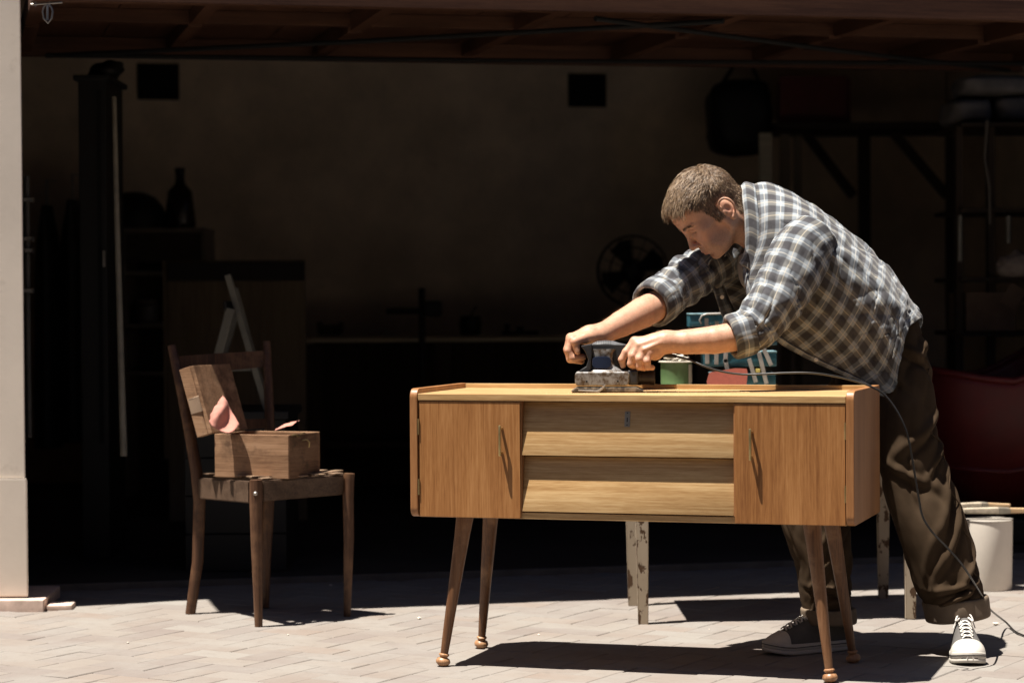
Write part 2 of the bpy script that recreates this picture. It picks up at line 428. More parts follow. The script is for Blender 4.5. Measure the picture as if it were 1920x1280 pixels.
for (a, b) in (((-1.65, .72), (.55, -.84)), ((.10, -.84), (2.30, .70)), ((-1.65, .70), (2.3, .40))):
    tube('tension_rod', [(a[0], a[1], dz - .008), ((a[0]+b[0])/2, (a[1]+b[1])/2, dz - .014), (b[0], b[1], dz - .008)], .009, M_VENT, gd, 8)
# latch
la = U(88, 15, 7.62)
lt = tube('latch_bar', [U(58, 9, 7.62), U(88, 7, 7.62), U(117, 5, 7.62)], .0035, M_STEEL, gd, 8, True)
tube('latch_handle', [U(88, 7, 7.62), U(82, 14, 7.62), U(80, 22, 7.62), U(82, 35, 7.62), U(90, 44, 7.62), U(97, 35, 7.62), U(99, 22, 7.62), U(96, 13, 7.62), U(90, 9, 7.62)], .0028, M_STEEL, gd, 8, True)
tube('latch_tongue', [U(89, 9, 7.62), U(89, 38, 7.62)], .004, M_STEEL, gd, 8, True)
for a in (67, 93): tube('latch_bracket', [U(a, -6, 7.62), U(a, 13, 7.62)], .0025, M_STEEL, gd, 8, True)
# ---- added out of view to block sky light: upper storey, side walls, building opposite
M_HB = (lambda s: (s.color(s.ramp(s.noise(s.coord('Object', (1, 1, 3)), 4, 6, .65), [(.3, (.085, .062, .048)), (.7, (.135, .10, .078))])), s)[1].m)(Mat('dark weathered brickwork', (.1, .08, .06), .9, 0, .2))
box('added_upper_wall', (-4.2, -.40, 3.26), (4.2, -.08, 5.8), M_PIL, gar); box('added_upper_roof', (-4.5, -.5, 5.801), (4.5, 5.2, 5.95), plain('roof slate', (.07, .06, .055), .8), gar)  # unseen storey over the garage, added to hide part of the sky
for sx, lab in ((-5.2, 'added unseen dark wall left of the driveway, blocks low sky'), (5.2, 'added unseen dark wall right of the driveway, blocks low sky')):
    bw = thing('sky_block_wall', lab, 'wall', (sx, 0, 0), 0, 'added unseen walls beside the driveway')  # added walls out of view, keep low sky light off the shade
    box('wall', (-.12, -3.0, -.05), (.12, 8.3 if sx < 0 else 9.4, 2.5), M_HB, bw, .01); box('coping', (-.16, -3.05, 2.501), (.16, 8.3 if sx < 0 else 9.4, 2.57), plain('stone coping', (.18, .165, .145), .9), bw, .01)
sh_ = thing('sky_block_house', 'added unseen dark brick building behind the viewer, blocks low sky', 'sky_block_house', (0, -9, 0))  # added building out of view, dims sky light from the front
box('wall', (-13, -3.2, -.05), (13, 0, 6.2), M_HB, sh_)
prism('roof', [(-3.6, 6.201), (.4, 6.201), (-1.6, 8.6)], -13.4, 13.4, plain('dark roof tiles', (.05, .035, .03), .85), sh_, 'x')
for k in range(6):
    for zz in (1.0, 3.8):
        f = box('window', (-10.6 + k*4, .001, zz), (-9.2 + k*4, .06, zz + 1.4), plain('window frame', (.3, .29, .27), .6), sh_, .01)
        box('pane', (-10.5 + k*4, .0605, zz + .1), (-9.3 + k*4, .066, zz + 1.3), plain('dark glass', (.02, .022, .025), .1, 0, .5, bump=0), f)
# ================================================================ sideboard
TH = .3039; SX, SY = -.2804, 6.6611; SW, SD, SZB, SZT = 1.2283, .4233, .4167, .770
sb = thing('sideboard', 'mid-century teak sideboard with two doors, two slanted drawers and splayed legs', 'sideboard', (SX, SY, 0), -TH)
TK = ((.19, .074, .022), (.295, .128, .040), (.39, .188, .067))
M_TV = wood('teak upright grain', *TK, 'z', .42, .4)
M_TH = wood('teak level grain', (.28, .150, .056), (.42, .258, .112), (.55, .375, .185), 'x', .42, .4)
M_TS = wood('teak side grain', (.19, .080, .028), (.28, .125, .046), (.36, .175, .070), 'z', .42, .4)
M_TL = wood('dark leg beech', (.075, .030, .012), (.13, .058, .024), (.19, .092, .042), 'z', .45, .4, wear=(.24, .13, .066))
M_FOOT = wood('turned foot', (.19, .09, .04), (.30, .155, .075), (.40, .23, .12), 'z', .4, .45)
M_BRASS = plain('aged brass', (.55, .42, .20), .32, .9, var=.35)
M_NICK = plain('dull nickel plate', (.30, .27, .22), .5, .45, var=.3)
M_BLK = plain('black void', (.004, .004, .004), .9)
def rounded(y0, y1, z0, z1, rf, n=6):
    """profile in (y,z): front corners rounded"""
    P = []
    for i in range(n+1):
        a = PI + (PI/2)*i/n; P.append((y0 + rf + rf*math.cos(a), z0 + rf + rf*math.sin(a)))
    P += [(y1, z0), (y1, z1)]
    for i in range(n+1):
        a = PI/2 + (PI/2)*i/n; P.append((y0 + rf + rf*math.cos(a), z1 - rf + rf*math.sin(a)))
    return P
prism('side_panel', rounded(-.010, SD, SZB, SZT, .024), 0, .022, M_TS, sb, 'x', .003)
prism('side_panel', rounded(-.010, SD, SZB, SZT, .024), SW - .022, SW, M_TS, sb, 'x', .003)
box('top_panel', (.0225, -.006, .737), (SW - .0225, SD - .0165, .756), M_TH, sb, .002)
box('back_rail', (.0225, SD - .016, .60), (SW - .0225, SD, .769), M_TH, sb, .002)
box('back_panel', (.0225, SD - .012, SZB + .02), (SW - .0225, SD - .001, .599), M_TV, sb)
box('bottom_panel', (.0225, .004, SZB), (SW - .0225, SD - .0165, SZB + .018), M_TH, sb, .002)
def lx_of(px, row, ly=0.0):
    best = None; lo, hi = -.1, 1.4
    def f(l):
        X = SX + l*math.cos(TH) + ly*math.sin(TH); Y = SY - l*math.sin(TH) + ly*math.cos(TH); return X - U(px, row, Y).x
    for _ in range(50):
        m = (lo+hi)/2
        if f(m) > 0: hi = m
        else: lo = m
    return lo
xL = lx_of(976, 860); xR = lx_of(1378, 860)
for (a, b, hx, hz) in ((.0245, xL, lx_of(942, 826), 0), (xR, SW - .0245, lx_of(1410, 836), 1)):
    d = box('door', (a, -.004, SZB + .001), (b, .016, .7355), M_TV, sb, .0015)
    z0 = .628 if hz else .630
    h = None
    bm = bmesh.new()
    bm_box(bm, (hx - .0032, -.027, z0 - .042), (hx + .0032, -.020, z0 + .042), .0015)
    bm_box(bm, (hx - .0036, -.0205, z0 - .036), (hx + .0036, -.0045, z0 - .030), .001)
    bm_box(bm, (hx - .0036, -.0205, z0 + .030), (hx + .0036, -.0045, z0 + .036), .001)
    from_bm('handle', bm, M_BRASS, d, smooth=40)
    e = a if not hz else b
    for zz in (.665, .50):
        bm = bmesh.new(); bm_lathe(bm, [(.0028, zz - .022), (.0028, zz + .022)], 10, Matrix.Translation((e - .0005 if not hz else e + .0005, -.006, 0)))
        from_bm('hinge', bm, M_BRASS, d, smooth=40)
# drawers: front plane leans out towards its lower edge
for k, (z1, z0) in enumerate(((.7345, .590), (.5865, .4375))):
    bm = bmesh.new()
    bm_prism(bm, [(.024, z1), (.048, z1), (.048, z0), (.0, z0)], xL + .004, xR - .004, 'x', .0012)
    d = from_bm('drawer', bm, M_TH, sb, smooth=40)
    bx = bmesh.new(); bm_box(bx, (xL + .02, .0485, z0 + .005), (xR - .02, SD - .03, z1 - .01)); from_bm('drawer_box', bx, M_TV, d)
    if k == 0:
        kx = lx_of(1177, 782, .02); kz = .690; ky = .024*(kz - z0)/(z1 - z0)
        R = Matrix.Translation((kx, ky, kz)) @ Matrix.Rotation(-math.atan2(.024, z1 - z0), 4, 'X')
        e = box('escutcheon', (-.0075, -.0022, -.021), (.0075, .0005, .021), M_NICK, d, .0008, M=R)
        bm = bmesh.new(); bm_lathe(bm, [(.0026, -.0026), (.0026, .0)], 12, R @ Matrix.Translation((0, 0, .004)) @ Matrix.Rotation(PI/2, 4, 'X'))
        bm_box(bm, (-.0012, -.0026, -.008), (.0012, 0, .004), M=R)
        for q in (-.016, .016): bm_lathe(bm, [(.0016, .0015), (.0016, .0032)], 8, R @ Matrix.Translation((0, 0, q)) @ Matrix.Rotation(PI/2, 4, 'X'))
        from_bm('keyhole', bm, M_BLK, e)
box('divider', (xL + .0005, .0, SZB + .019), (xL + .0035, SD - .03, .7355), M_TS, sb)
box('divider', (xR - .0035, .0, SZB + .019), (xR - .0005, SD - .03, .7355), M_TS, sb)
def leg(top, foot):
    T, F = Vector(top), Vector(foot); ax = (T - F)
    q = Vector((0, 0, 1)).rotation_difference(ax.normalized()).to_matrix().to_4x4(); Lg = ax.length
    M = Matrix.Translation(F) @ q
    lg = lathe('leg', [(.0105, .030), (.0125, .08), (.0165, .22), (.0215, Lg - .05), (.0245, Lg - .002)], M_TL, sb, 24, M)
    lathe('foot', [(.004, .0), (.013, .0025), (.0195, .009), (.0205, .0145), (.0175, .021), (.010, .0255), (.0115, .028), (.0145, .031), (.0145, .034), (.0105, .037)], M_FOOT, lg, 24, M)
leg((.135, .062, SZB - .001), (.0731, .0403, .0)); leg((SW - .125, .062, SZB - .001), (SW - .0731, .0403, .0))
leg((.120, .345, SZB - .001), (.0695, .395, .0)); leg((SW - .125, .345, SZB - .001), (SW - .0695, .395, .0))

# ================================================================ old chair
M_CH = wood('old chair beech', (.03, .013, .0065), (.062, .027, .013), (.115, .056, .028), 'z', .5, .35, wear=(.14, .072, .036))
M_CHX = wood('old chair rail', (.038, .021, .013), (.075, .046, .029), (.13, .085, .056), 'x', .55, .3, wear=(.10, .062, .04))
M_STRAP = plain('leather seat strap', (.22, .145, .092), .6, var=.4, scale=30)
FLc = ground(485, 1174); FRc = ground(651, 1155); BLc = ground(357, 1150); BRc = ground(482, 1140)
ch = thing('chair', 'old dark wooden chair with webbed seat and curved back posts', 'chair', ((FLc + FRc + BLc + BRc)/4), 0)
def at(px, py, y): return U(px, py, y)
HS = .452
yFL, yFR, yBL, yBR = FLc.y, FRc.y, BLc.y, BRc.y
def legrun(P, R, n=14): tube('leg', P, R, M_CH, ch, n, True)
legrun([FLc, at(481, 1010, yFL), at(480, 935, yFL), at(480, 899, yFL)], [.0125, .0185, .0205, .0195])
legrun([FRc, at(654, 1010, yFR), at(653, 930, yFR), at(655, 887, yFR)], [.0115, .0170, .0185, .0175])
legrun([BLc, at(371, 1050, yBL), at(374, 940, yBL), at(368, 880, yBL), at(352, 790, yBL+.02), at(335, 705, yBL+.05), at(322, 648, yBL+.07)], [.0165, .0185, .0195, .0195, .018, .0165, .0145])
legrun([at(497, 1138, yBR), at(499, 1050, yBR), at(503, 960, yBR), at(506, 900, yBR), at(506, 800, yBR+.01), at(503, 710, yBR+.03), at(500, 640, yBR+.05)], [.0135, .016, .018, .018, .0165, .015, .0125])
def slab(name, a, b, h, t, m, par, drop=0, top=None):
    """board standing between a and b (world points on its top edge), h high, t thick"""
    a, b = Vector(a), Vector(b); d = (b - a); n = Vector((-d.y, d.x, 0)).normalized()*t/2
    V = [a+n, b+n, b-n, a-n]; V += [v - Vector((0, 0, h)) for v in V]
    bm = bmesh.new(); vs_ = [bm.verts.new(v) for v in V]
    for f in ((0, 1, 2, 3), (7, 6, 5, 4), (0, 4, 5, 1), (1, 5, 6, 2), (2, 6, 7, 3), (3, 7, 4, 0)): bm.faces.new([vs_[i] for i in f])
    bmesh.ops.bevel(bm, geom=bm.edges[:], offset=min(t*.3, .004), segments=2, affect='EDGES')
    return from_bm(name, bm, m, par, True, 40)
slab('seat_rail', at(374, 895, yBL), at(472, 902, yFL+.01), .068, .022, M_CHX, ch)
slab('seat_rail', at(489, 901, yFL+.01), at(646, 889, yFR+.01), .064, .022, M_CHX, ch)
slab('seat_rail', at(376, 893, yBL+.01), at(500, 886, yBR), .06, .022, M_CHX, ch)
slab('seat_rail', at(510, 886, yBR), at(646, 888, yFR+.02), .06, .022, M_CHX, ch)
# seat webbing
A, B, C_, D_ = at(374, 893, yBL), at(480, 900, yFL), at(655, 888, yFR), at(506, 884, yBR)
def bil(u, v): return A*(1-u)*(1-v) + B*u*(1-v) + C_*u*v + D_*(1-u)*v
def strap(u0, v0, u1, v1, wid, lift, along):
    P = []
    n = 12
    for i in range(n+1):
        t = i/n
        for sgn in (-1, 1):
            u = u0 + (u1-u0)*t + (sgn*wid if along == 'v' else 0); v = v0 + (v1-v0)*t + (sgn*wid if along == 'u' else 0)
            p = bil(u, v); p.z += lift + .002*math.sin(t*PI*4 + (lift*900)); P.append(p)
    F = [(2*i, 2*i+1, 2*i+3, 2*i+2) for i in range(n)]
    o = mk('seat_strap', P, F, M_STRAP, ch, True); md = o.modifiers.new('s', 'SOLIDIFY'); md.thickness = .003; md.offset = 0
for i in range(5): strap(.0, .12 + i*.19, 1.0, .12 + i*.19, .055, .004, 'u')
for i in range(5): strap(.12 + i*.19, 0, .12 + i*.19, 1, .05, .0085, 'v')
# curved top rail of the backrest and a lower slat
def curved(name, a, b, h, sag, t, m):
    a, b = Vector(a), Vector(b); d = b - a; n = Vector((-d.y, d.x, 0)).normalized(); V = []
    N = 12
    for i in range(N+1):
        u = i/N; p = a + d*u + n*sag*math.sin(PI*u); hh = h*(1 - .12*abs(2*u-1))
        for q in ((-t/2, 0), (t/2, 0), (t/2, -hh), (-t/2, -hh)): V.append(p + n*q[0] + Vector((0, 0, q[1])))
    bm = bmesh.new(); W = [bm.verts.new(v) for v in V]
    for i in range(N):
        for k in range(4): bm.faces.new([W[4*i+k], W[4*i+(k+1) % 4], W[4*i+4+(k+1) % 4], W[4*i+4+k]])
    bm.faces.new(W[:4]); bm.faces.new(W[-4:])
    return from_bm(name, bm, m, ch, True, 50)
curved('back_rail', at(327, 668, yBL+.06), at(500, 657, yBR+.045), .060, .03, .017, M_CH)
curved('back_slat', at(352, 792, yBL+.02), at(506, 784, yBR+.012), .035, .02, .014, M_CH)
bm = bmesh.new(); bmesh.ops.create_uvsphere(bm, u_segments=12, v_segments=8, radius=.007)
bmesh.ops.translate(bm, vec=at(479, 925, yFL - .019), verts=bm.verts); from_bm('bolt', bm, M_STEEL, ch, True, 60)

# ================================================================ wooden box on the chair
M_BOX = wood('old box pine', (.13, .068, .036), (.26, .148, .082), (.36, .22, .13), 'x', .65, .25, wear=(.11, .062, .036))
M_BOXD = wood('old box pine dark', (.08, .04, .021), (.15, .082, .045), (.22, .13, .075), 'y', .65, .25, wear=(.05, .03, .018))
yb0 = FLc.y + .04
bxA = at(403, 894, yb0 + .115); bxB = at(541, 897, yb0 + .005); seatz = bxA.z
vx = (bxB - bxA); vx.z = 0; Wb = vx.length; ang = math.atan2(vx.y, vx.x)
bo = thing('wooden_box', 'old hinged wooden box with open lid on the seat of the chair', 'box', (bxA.x, bxA.y, seatz), ang)
Db, Hb, tk = .205, .137, .010
box('front_board', (0, 0, 0), (Wb, tk, Hb), M_BOX, bo, .0015, jitter=.0008)
box('rear_board', (0, Db - tk, 0), (Wb, Db, Hb), M_BOX, bo, .0015, jitter=.0008)
box('end_board', (0, tk + .0005, 0), (tk, Db - tk - .0005, Hb), M_BOXD, bo, .0015)
box('end_board', (Wb - tk, tk + .0005, 0), (Wb, Db - tk - .0005, Hb), M_BOXD, bo, .0015)
box('base_board', (tk + .0005, tk + .0005, .002), (Wb - tk - .0005, Db - tk - .0005, .010), M_BOX, bo)
# lid: hinged on the left end, standing open and leaning back against the chair's post
lidM = Matrix.Translation((-.004, .0, Hb + .004)) @ Matrix.Rotation(math.radians(-107), 4, 'Y')
ld = box('lid', (0, -.01, 0), (.222, Db + .008, .014), M_BOX, bo, .0015, M=lidM, jitter=.001)
M_TAPE = plain('brown repair tape', (.24, .165, .11), .7)
box('lid_frame', (.0, -.012, .0145), (.224, .022, .055), M_BOX, ld, .0015, M=lidM)
box('lid_frame', (.0, Db - .024, .0145), (.224, Db + .010, .055), M_BOX, ld, .0015, M=lidM)
box('lid_frame', (.190, .0225, .0145), (.224, Db - .0245, .055), M_BOX, ld, .0015, M=lidM)
box('tape_patch', (.075, -.0145, .010), (.125, -.0125, .052), M_TAPE, ld, M=lidM, jitter=.002)
bm = bmesh.new(); bm_tube(bm, [(Wb + .002, .02, Hb), (Wb + .010, .035, Hb + .001), (Wb + .004, .05, Hb - .006), (Wb + .012, .07, Hb + .004), (Wb + .004, .10, Hb + .002)], .0022, 6)
bm_tube(bm, [(Wb + .002, .085, Hb - .02), (Wb + .010, .10, Hb - .018), (Wb + .012, .115, Hb - .028), (Wb + .008, .118, Hb - .044)], .0022, 6)
from_bm('wire_clasp', bm, M_BRASS, bo, smooth=60)
# sandpaper sheets sticking out of the box
M_PINK = plain('pink sandpaper', (.45, .20, .155), .9, var=.12, scale=40)
def sheet(name, pts, n, m, label, cat, thick=.0012, grp=None):
    P = catmull(np.array([[tuple(p) for p in r] for r in pts]), n); P = catmull(P.transpose(1, 0, 2), n).transpose(1, 0, 2)
    nz = np.stack([fbm(P, (70, 70, 70), 3, 3.1 + i) for i in range(3)], -1); P = P + .0014*nz; P[0] += .003*np.stack([fbm(P[0], (260, 260, 260), 2, 1.0), 0*P[0][:, 0], fbm(P[0], (240, 240, 240), 2, 6.0)], -1)
    c = P.reshape(-1, 3).mean(0); o = mk(name, P.reshape(-1, 3) - c, grid_faces(n, n, False), m, smooth=True); o.location = c
    md = o.modifiers.new('s', 'SOLIDIFY'); md.thickness = thick; md.offset = 0
    tag(o, label, cat, grp); return o
yy = yb0 + .06
sheet('sandpaper_sheet', [[at(392, 792, yy-.02), at(398, 770, yy-.005), at(409, 754, yy+.01), at(417, 741, yy+.03)], [at(399, 800, yy-.035), at(406, 782, yy-.03), at(419, 765, yy-.012), at(424, 750, yy+.02)], [at(414, 808, yy-.030), at(423, 797, yy-.012), at(430, 782, yy+.008), at(433, 768, yy+.025)], [at(430, 812, yy-.04), at(437, 808, yy-.042), at(443, 803, yy-.03), at(449, 796, yy-.01)]], 20, M_PINK,
      'curled pink sandpaper sheet sticking up beside the open box lid', 'sandpaper', grp='pink sandpaper in the wooden box')
sheet('sandpaper_sheet', [[at(515, 806, yy-.03), at(520, 803, yy), at(524, 800, yy+.03)], [at(532, 801, yy-.03), at(538, 796, yy), at(540, 793, yy+.03)], [at(549, 797, yy-.035), at(556, 790, yy-.01), at(562, 788, yy+.02)]], 10, M_PINK,
      'pale pink sandpaper corner peeking over the right end of the wooden box', 'sandpaper', grp='pink sandpaper in the wooden box')
# ================================================================ table with peeling paint behind the sideboard
def peel():
    s = Mat('peeling cream paint', (.5, .42, .32), .8, 0, .25); v = s.coord('Object', (1, 1, .55))
    n = s.noise(v, 26, 6, .62, .3); n2 = s.noise(v, 4, 4, .6)
    c = s.ramp(n2, [(.3, (.30, .24, .17)), (.7, (.40, .33, .25))])
    k = s.ramp(n, [(.545, (0, 0, 0)), (.565, (1, 1, 1))])
    s.color(s.mix(k, c, (.085, .048, .026))); s.bump(s.math('SUBTRACT', 1.0, k), .6, .002); return s.m
M_PEEL = peel()
tF1 = ground(1206, 1169); tB1 = ground(1187, 1135); tF2 = ground(1707, 1159); tB2 = ground(1656, 1121)
tb = thing('work_table', 'small table with peeling cream painted legs behind the sideboard', 'table', (tF1 + tB2)/2, 0)
TT = .716
def tleg(F, dx):
    bm = bmesh.new()
    def q(h, z, ox): return [bm.verts.new((F.x + a*h + ox, F.y + b*h, z)) for a, b in ((-1, -1), (1, -1), (1, 1), (-1, 1))]
    r = [q(.0155, 0, 0), q(.0215, .45, dx*.5), q(.0225, TT - .0205, dx)]
    for A_, B_ in zip(r, r[1:]):
        for k in range(4): bm.faces.new([A_[k], A_[(k+1) % 4], B_[(k+1) % 4], B_[k]])
    bm.faces.new(r[0]); bm.faces.new(r[-1]); bmesh.ops.bevel(bm, geom=bm.edges[:], offset=.002, segments=2, affect='EDGES')
    from_bm('leg', bm, M_PEEL, tb, True, 40)
tleg(tF1, -.006); tleg(tB1, -.006); tleg(tF2, 0.0); tleg(tB2, 0.0)
ex = .05
c4 = [tF1 + Vector((-ex, -ex, 0)), tF2 + Vector((ex, -ex, 0)), tB2 + Vector((ex*1.6, ex, 0)), tB1 + Vector((-ex, ex, 0))]
bm = bmesh.new(); lo = [bm.verts.new((p.x, p.y, TT - .02)) for p in c4]; hi = [bm.verts.new((p.x, p.y, TT)) for p in c4]
bm.faces.new(lo); bm.faces.new(hi)
for k in range(4): bm.faces.new([lo[k], lo[(k+1) % 4], hi[(k+1) % 4], hi[k]])
bmesh.ops.bevel(bm, geom=bm.edges[:], offset=.003, segments=2, affect='EDGES'); from_bm('tabletop', bm, M_PEEL, tb, True, 40)
for a, b in ((tF1, tF2), (tB1, tB2), (tF1, tB1), (tF2, tB2)):
    d = (b - a).normalized()*.024; slab('apron', Vector((a.x, a.y, TT - .0205)) + d, Vector((b.x, b.y, TT - .0205)) - d, .07, .018, M_PEEL, tb)
TC = (tF1 + tF2 + tB1 + tB2)/4; yT = TC.y
# ---- green tin with rag
M_GRN = plain('green tin paint', (.085, .15, .06), .45, .0, .5)
M_CRM = plain('cream paper', (.45, .41, .34), .8)
p = U(1268, 705, yT - .02); k_ = pxm(yT)
tin = thing('paint_tin', 'low green tin with cream lid on the table behind the sideboard', 'tin', (p.x, p.y, TT), 0)
hT = .090
lathe('body', [(0, 0), (.050, 0), (.0515, .002), (.050, .006), (.050, hT - .004), (.0515, hT)], M_GRN, tin, 40)
lathe('lid', [(0, hT + .0005), (.056, hT + .0005), (.057, hT + .0025), (.055, hT + .0045), (0, hT + .0045)], M_CRM, tin, 40)
bm = bmesh.new(); Lr = [[bm.verts.new((.0507*math.cos(t), .0507*math.sin(t), z_)) for t in np.linspace(-.75, -.05, 10)] for z_ in (.008, hT - .006)]
for i_ in range(9): bm.faces.new([Lr[0][i_], Lr[0][i_+1], Lr[1][i_+1], Lr[1][i_]])
from_bm('label', bm, M_CRM, tin, smooth=60)
bm = bmesh.new(); bmesh.ops.create_icosphere(bm, subdivisions=4, radius=1)
for v in bm.verts:
    n_ = mnoise.fractal(v.co*2.2, 1, 2, 4); v.co = Vector((v.co.x*.036*(1+.3*n_), v.co.y*.028*(1+.3*n_), max(v.co.z, -.55)*.0125*(1+.6*n_) + .006 + (.006 if v.co.x < -.3 else 0)))
rg = from_bm('rag', bm, plain('cream rag cloth', (.50, .455, .38), .95, var=.15, scale=60), smooth=80); rg.location = (p.x, p.y, TT + hT + .0055)
tag(rg, 'crumpled cream rag on top of the green tin', 'rag')
# ---- blue cantilever toolbox
M_BLUE = plain('worn blue toolbox enamel', (.032, .125, .165), .4, .1, .5, var=.35, scale=25)
M_BLUEL = plain('light blue chipped edge', (.15, .26, .29), .5, .2, .5, var=.3, scale=40)
M_ALU = plain('grey metal strap', (.36, .34, .31), .45, .35, var=.25, scale=40)
pT = U(1385, 705, yT + .02)
tbx = thing('toolbox', 'open blue metal cantilever toolbox with grey link straps on the table', 'toolbox', (pT.x, pT.y, TT), 0)
s_ = pxm(yT)
def TX(px): return U(px, 700, yT).x - pT.x
def TZ(py): return U(1385, py, yT).z - TT
def tray(name, x0, x1, z0, z1, y0, y1, m=M_BLUE):
    bm = bmesh.new(); t = .003
    bm_box(bm, (x0, y0, z0), (x1, y0 + t, z1), .001); bm_box(bm, (x0, y1 - t, z0), (x1, y1, z1), .001)
    bm_box(bm, (x0, y0 + t, z0), (x0 + t, y1 - t, z1), .0); bm_box(bm, (x1 - t, y0 + t, z0), (x1, y1 - t, z1), .0)
    bm_box(bm, (x0 + t, y0 + t, z0), (x1 - t, y1 - t, z0 + t), .0)
    o = from_bm(name, bm, m, tbx, smooth=30)
    bm = bmesh.new(); bm_tube(bm, [(x0, y0, z1), (x1, y0, z1), (x1, y1, z1), (x0, y1, z1), (x0, y0, z1)], .0028, 8); from_bm('rim', bm, M_BLUEL, o, smooth=60)
    return o
tray('box_body', TX(1334), TX(1451), .002, TZ(700), -.075, .075)
tray('tray', TX(1316), TX(1452), TZ(686), TZ(659), -.085, .02)
tray('tray', TX(1290), TX(1404), TZ(611), TZ(588), -.09, .02)
tray('tray', TX(1330), TX(1460), TZ(648), TZ(622), .025, .09)
for a, b, c, d in ((1323, 676, 1322, 600), (1340, 677, 1341, 606), (1357, 674, 1360, 610), (1402, 676, 1412, 711), (1420, 664, 1432, 714), (1440, 680, 1405, 600), (1357, 676, 1365, 712)):
    A_ = Vector((TX(a), -.089, TZ(b))); B_ = Vector((TX(c), -.0895, TZ(d))); dv = (B_ - A_); L_ = dv.length; an = math.atan2(dv.z, dv.x)
    M = Matrix.Translation(A_) @ Matrix.Rotation(-an, 4, 'Y')
    o = box('link_strap', (-.008, -.0012, -.0068), (L_ + .008, .0012, .0068), M_ALU, tbx, .001, M=M)
    for e in (0, L_):
        lathe('rivet', [(.0, -.0028), (.0026, -.0022), (.0034, 0)], M_STEEL, o, 10, M @ Matrix.Translation((e, -.001, 0)) @ Matrix.Rotation(-PI/2, 4, 'X') @ Matrix.Rotation(PI, 4, 'X'))
bm = bmesh.new(); bm_tube(bm, [(TX(1312), -.094, TZ(606)), (TX(1309), -.096, TZ(599)), (TX(1313), -.096, TZ(591)), (TX(1322), -.094, TZ(588)), (TX(1360), -.09, TZ(587))], .0032, 8); from_bm('handle', bm, M_ALU, tbx, smooth=60)
box('latch', (TX(1413), -.093, TZ(697)), (TX(1421), -.089, TZ(690)), plain('yellow tab', (.55, .45, .12), .6), tbx, .001)
# red oxide sandpaper sheet standing in front of the toolbox
M_RED = plain('brick red abrasive', (.24, .058, .037), .9, var=.12, scale=90)
yS = yT - .10
def outline_sheet(name, px, y0, y1, m, label, cat):
    bm = bmesh.new(); P = [U(a, b, y0 + (y1-y0)*(b - 720)/-30.0) for a, b in px]; c = sum(P, Vector())/len(P)
    f = bm.faces.new([bm.verts.new(q - c) for q in P]); r = bmesh.ops.extrude_face_region(bm, geom=[f])
    bmesh.ops.translate(bm, vec=(0, .0015, 0), verts=[v for v in r['geom'] if isinstance(v, bmesh.types.BMVert)])
    o = from_bm(name, bm, m); o.location = c; tag(o, label, cat); return o
outline_sheet('sandpaper_sheet', [(1329, 735), (1325, 715), (1330, 698), (1350, 695), (1378, 690), (1400, 691), (1402, 700), (1398, 735)], yS, yS + .012, M_RED, 'brick red sandpaper sheet propped before the blue toolbox', 'sandpaper')

# ================================================================ orbital sander
yS0 = 6.66
pc = U(1139, 733, yS0)
ZTOP = .7565
sd = thing('sander', 'grey and black electric sheet sander on the sideboard top', 'sander', (pc.x, pc.y, ZTOP), -.06)
k = pxm(yS0)
def SXp(px): return (px - 1139)*k
def SZp(py): return (733 - py)*k
M_PLA = plain('dark grey sander plastic', (.020, .020, .022), .5, 0, .4, var=.3, scale=30)
M_GRIP = plain('mid grey rubber grip', (.085, .088, .095), .55, 0, .4)
M_DIRT = (lambda s: (s.color(s.mix(s.ramp(s.noise(s.coord('Object'), 55, 6, .65), [(.44, (0, 0, 0)), (.6, (1, 1, 1))]), (.26, .26, .26), (.085, .058, .036))), s)[1].m)(Mat('dusty metal housing', (.4, .4, .4), .45, .35, .4))
M_PADD = (lambda s: (s.color(s.mix(s.ramp(s.noise(s.coord('Object'), 70, 6, .65), [(.42, (0, 0, 0)), (.6, (1, 1, 1))]), (.07, .058, .047), (.24, .20, .15))), s)[1].m)(Mat('dusty base plate', (.2, .2, .2), .7, .2, .3))
M_NAVY = plain('navy badge', (.010, .018, .045), .35, 0, .5)
prism('base_plate', [(SXp(1071), SZp(730)), (SXp(1074), SZp(733)+.002), (SXp(1205), SZp(733)+.002), (SXp(1207), SZp(729)), (SXp(1194), SZp(723)), (SXp(1082), SZp(723))], -.046, .046, M_PADD, sd, 'y', .0015)
box('sanding_pad', (SXp(1078), -.044, .0), (SXp(1200), .044, .0019), plain('grit sheet', (.14, .10, .07), .95), sd)
prism('paper_clamp', [(SXp(1085), SZp(727)), (SXp(1120), SZp(729)), (SXp(1128), SZp(724)), (SXp(1134), SZp(718)), (SXp(1136), SZp(719)), (SXp(1131), SZp(727)), (SXp(1124), SZp(732)), (SXp(1086), SZp(730))], -.0505, -.0465, M_ALU, sd, 'y', .0006)
prism('housing', [(SXp(1079), SZp(716)), (SXp(1083), SZp(720)), (SXp(1176), SZp(720)), (SXp(1180), SZp(716)), (SXp(1181), SZp(697)), (SXp(1178), SZp(694)), (SXp(1082), SZp(694)), (SXp(1079), SZp(698))], -.045, .045, M_DIRT, sd, 'y', .004, 3)
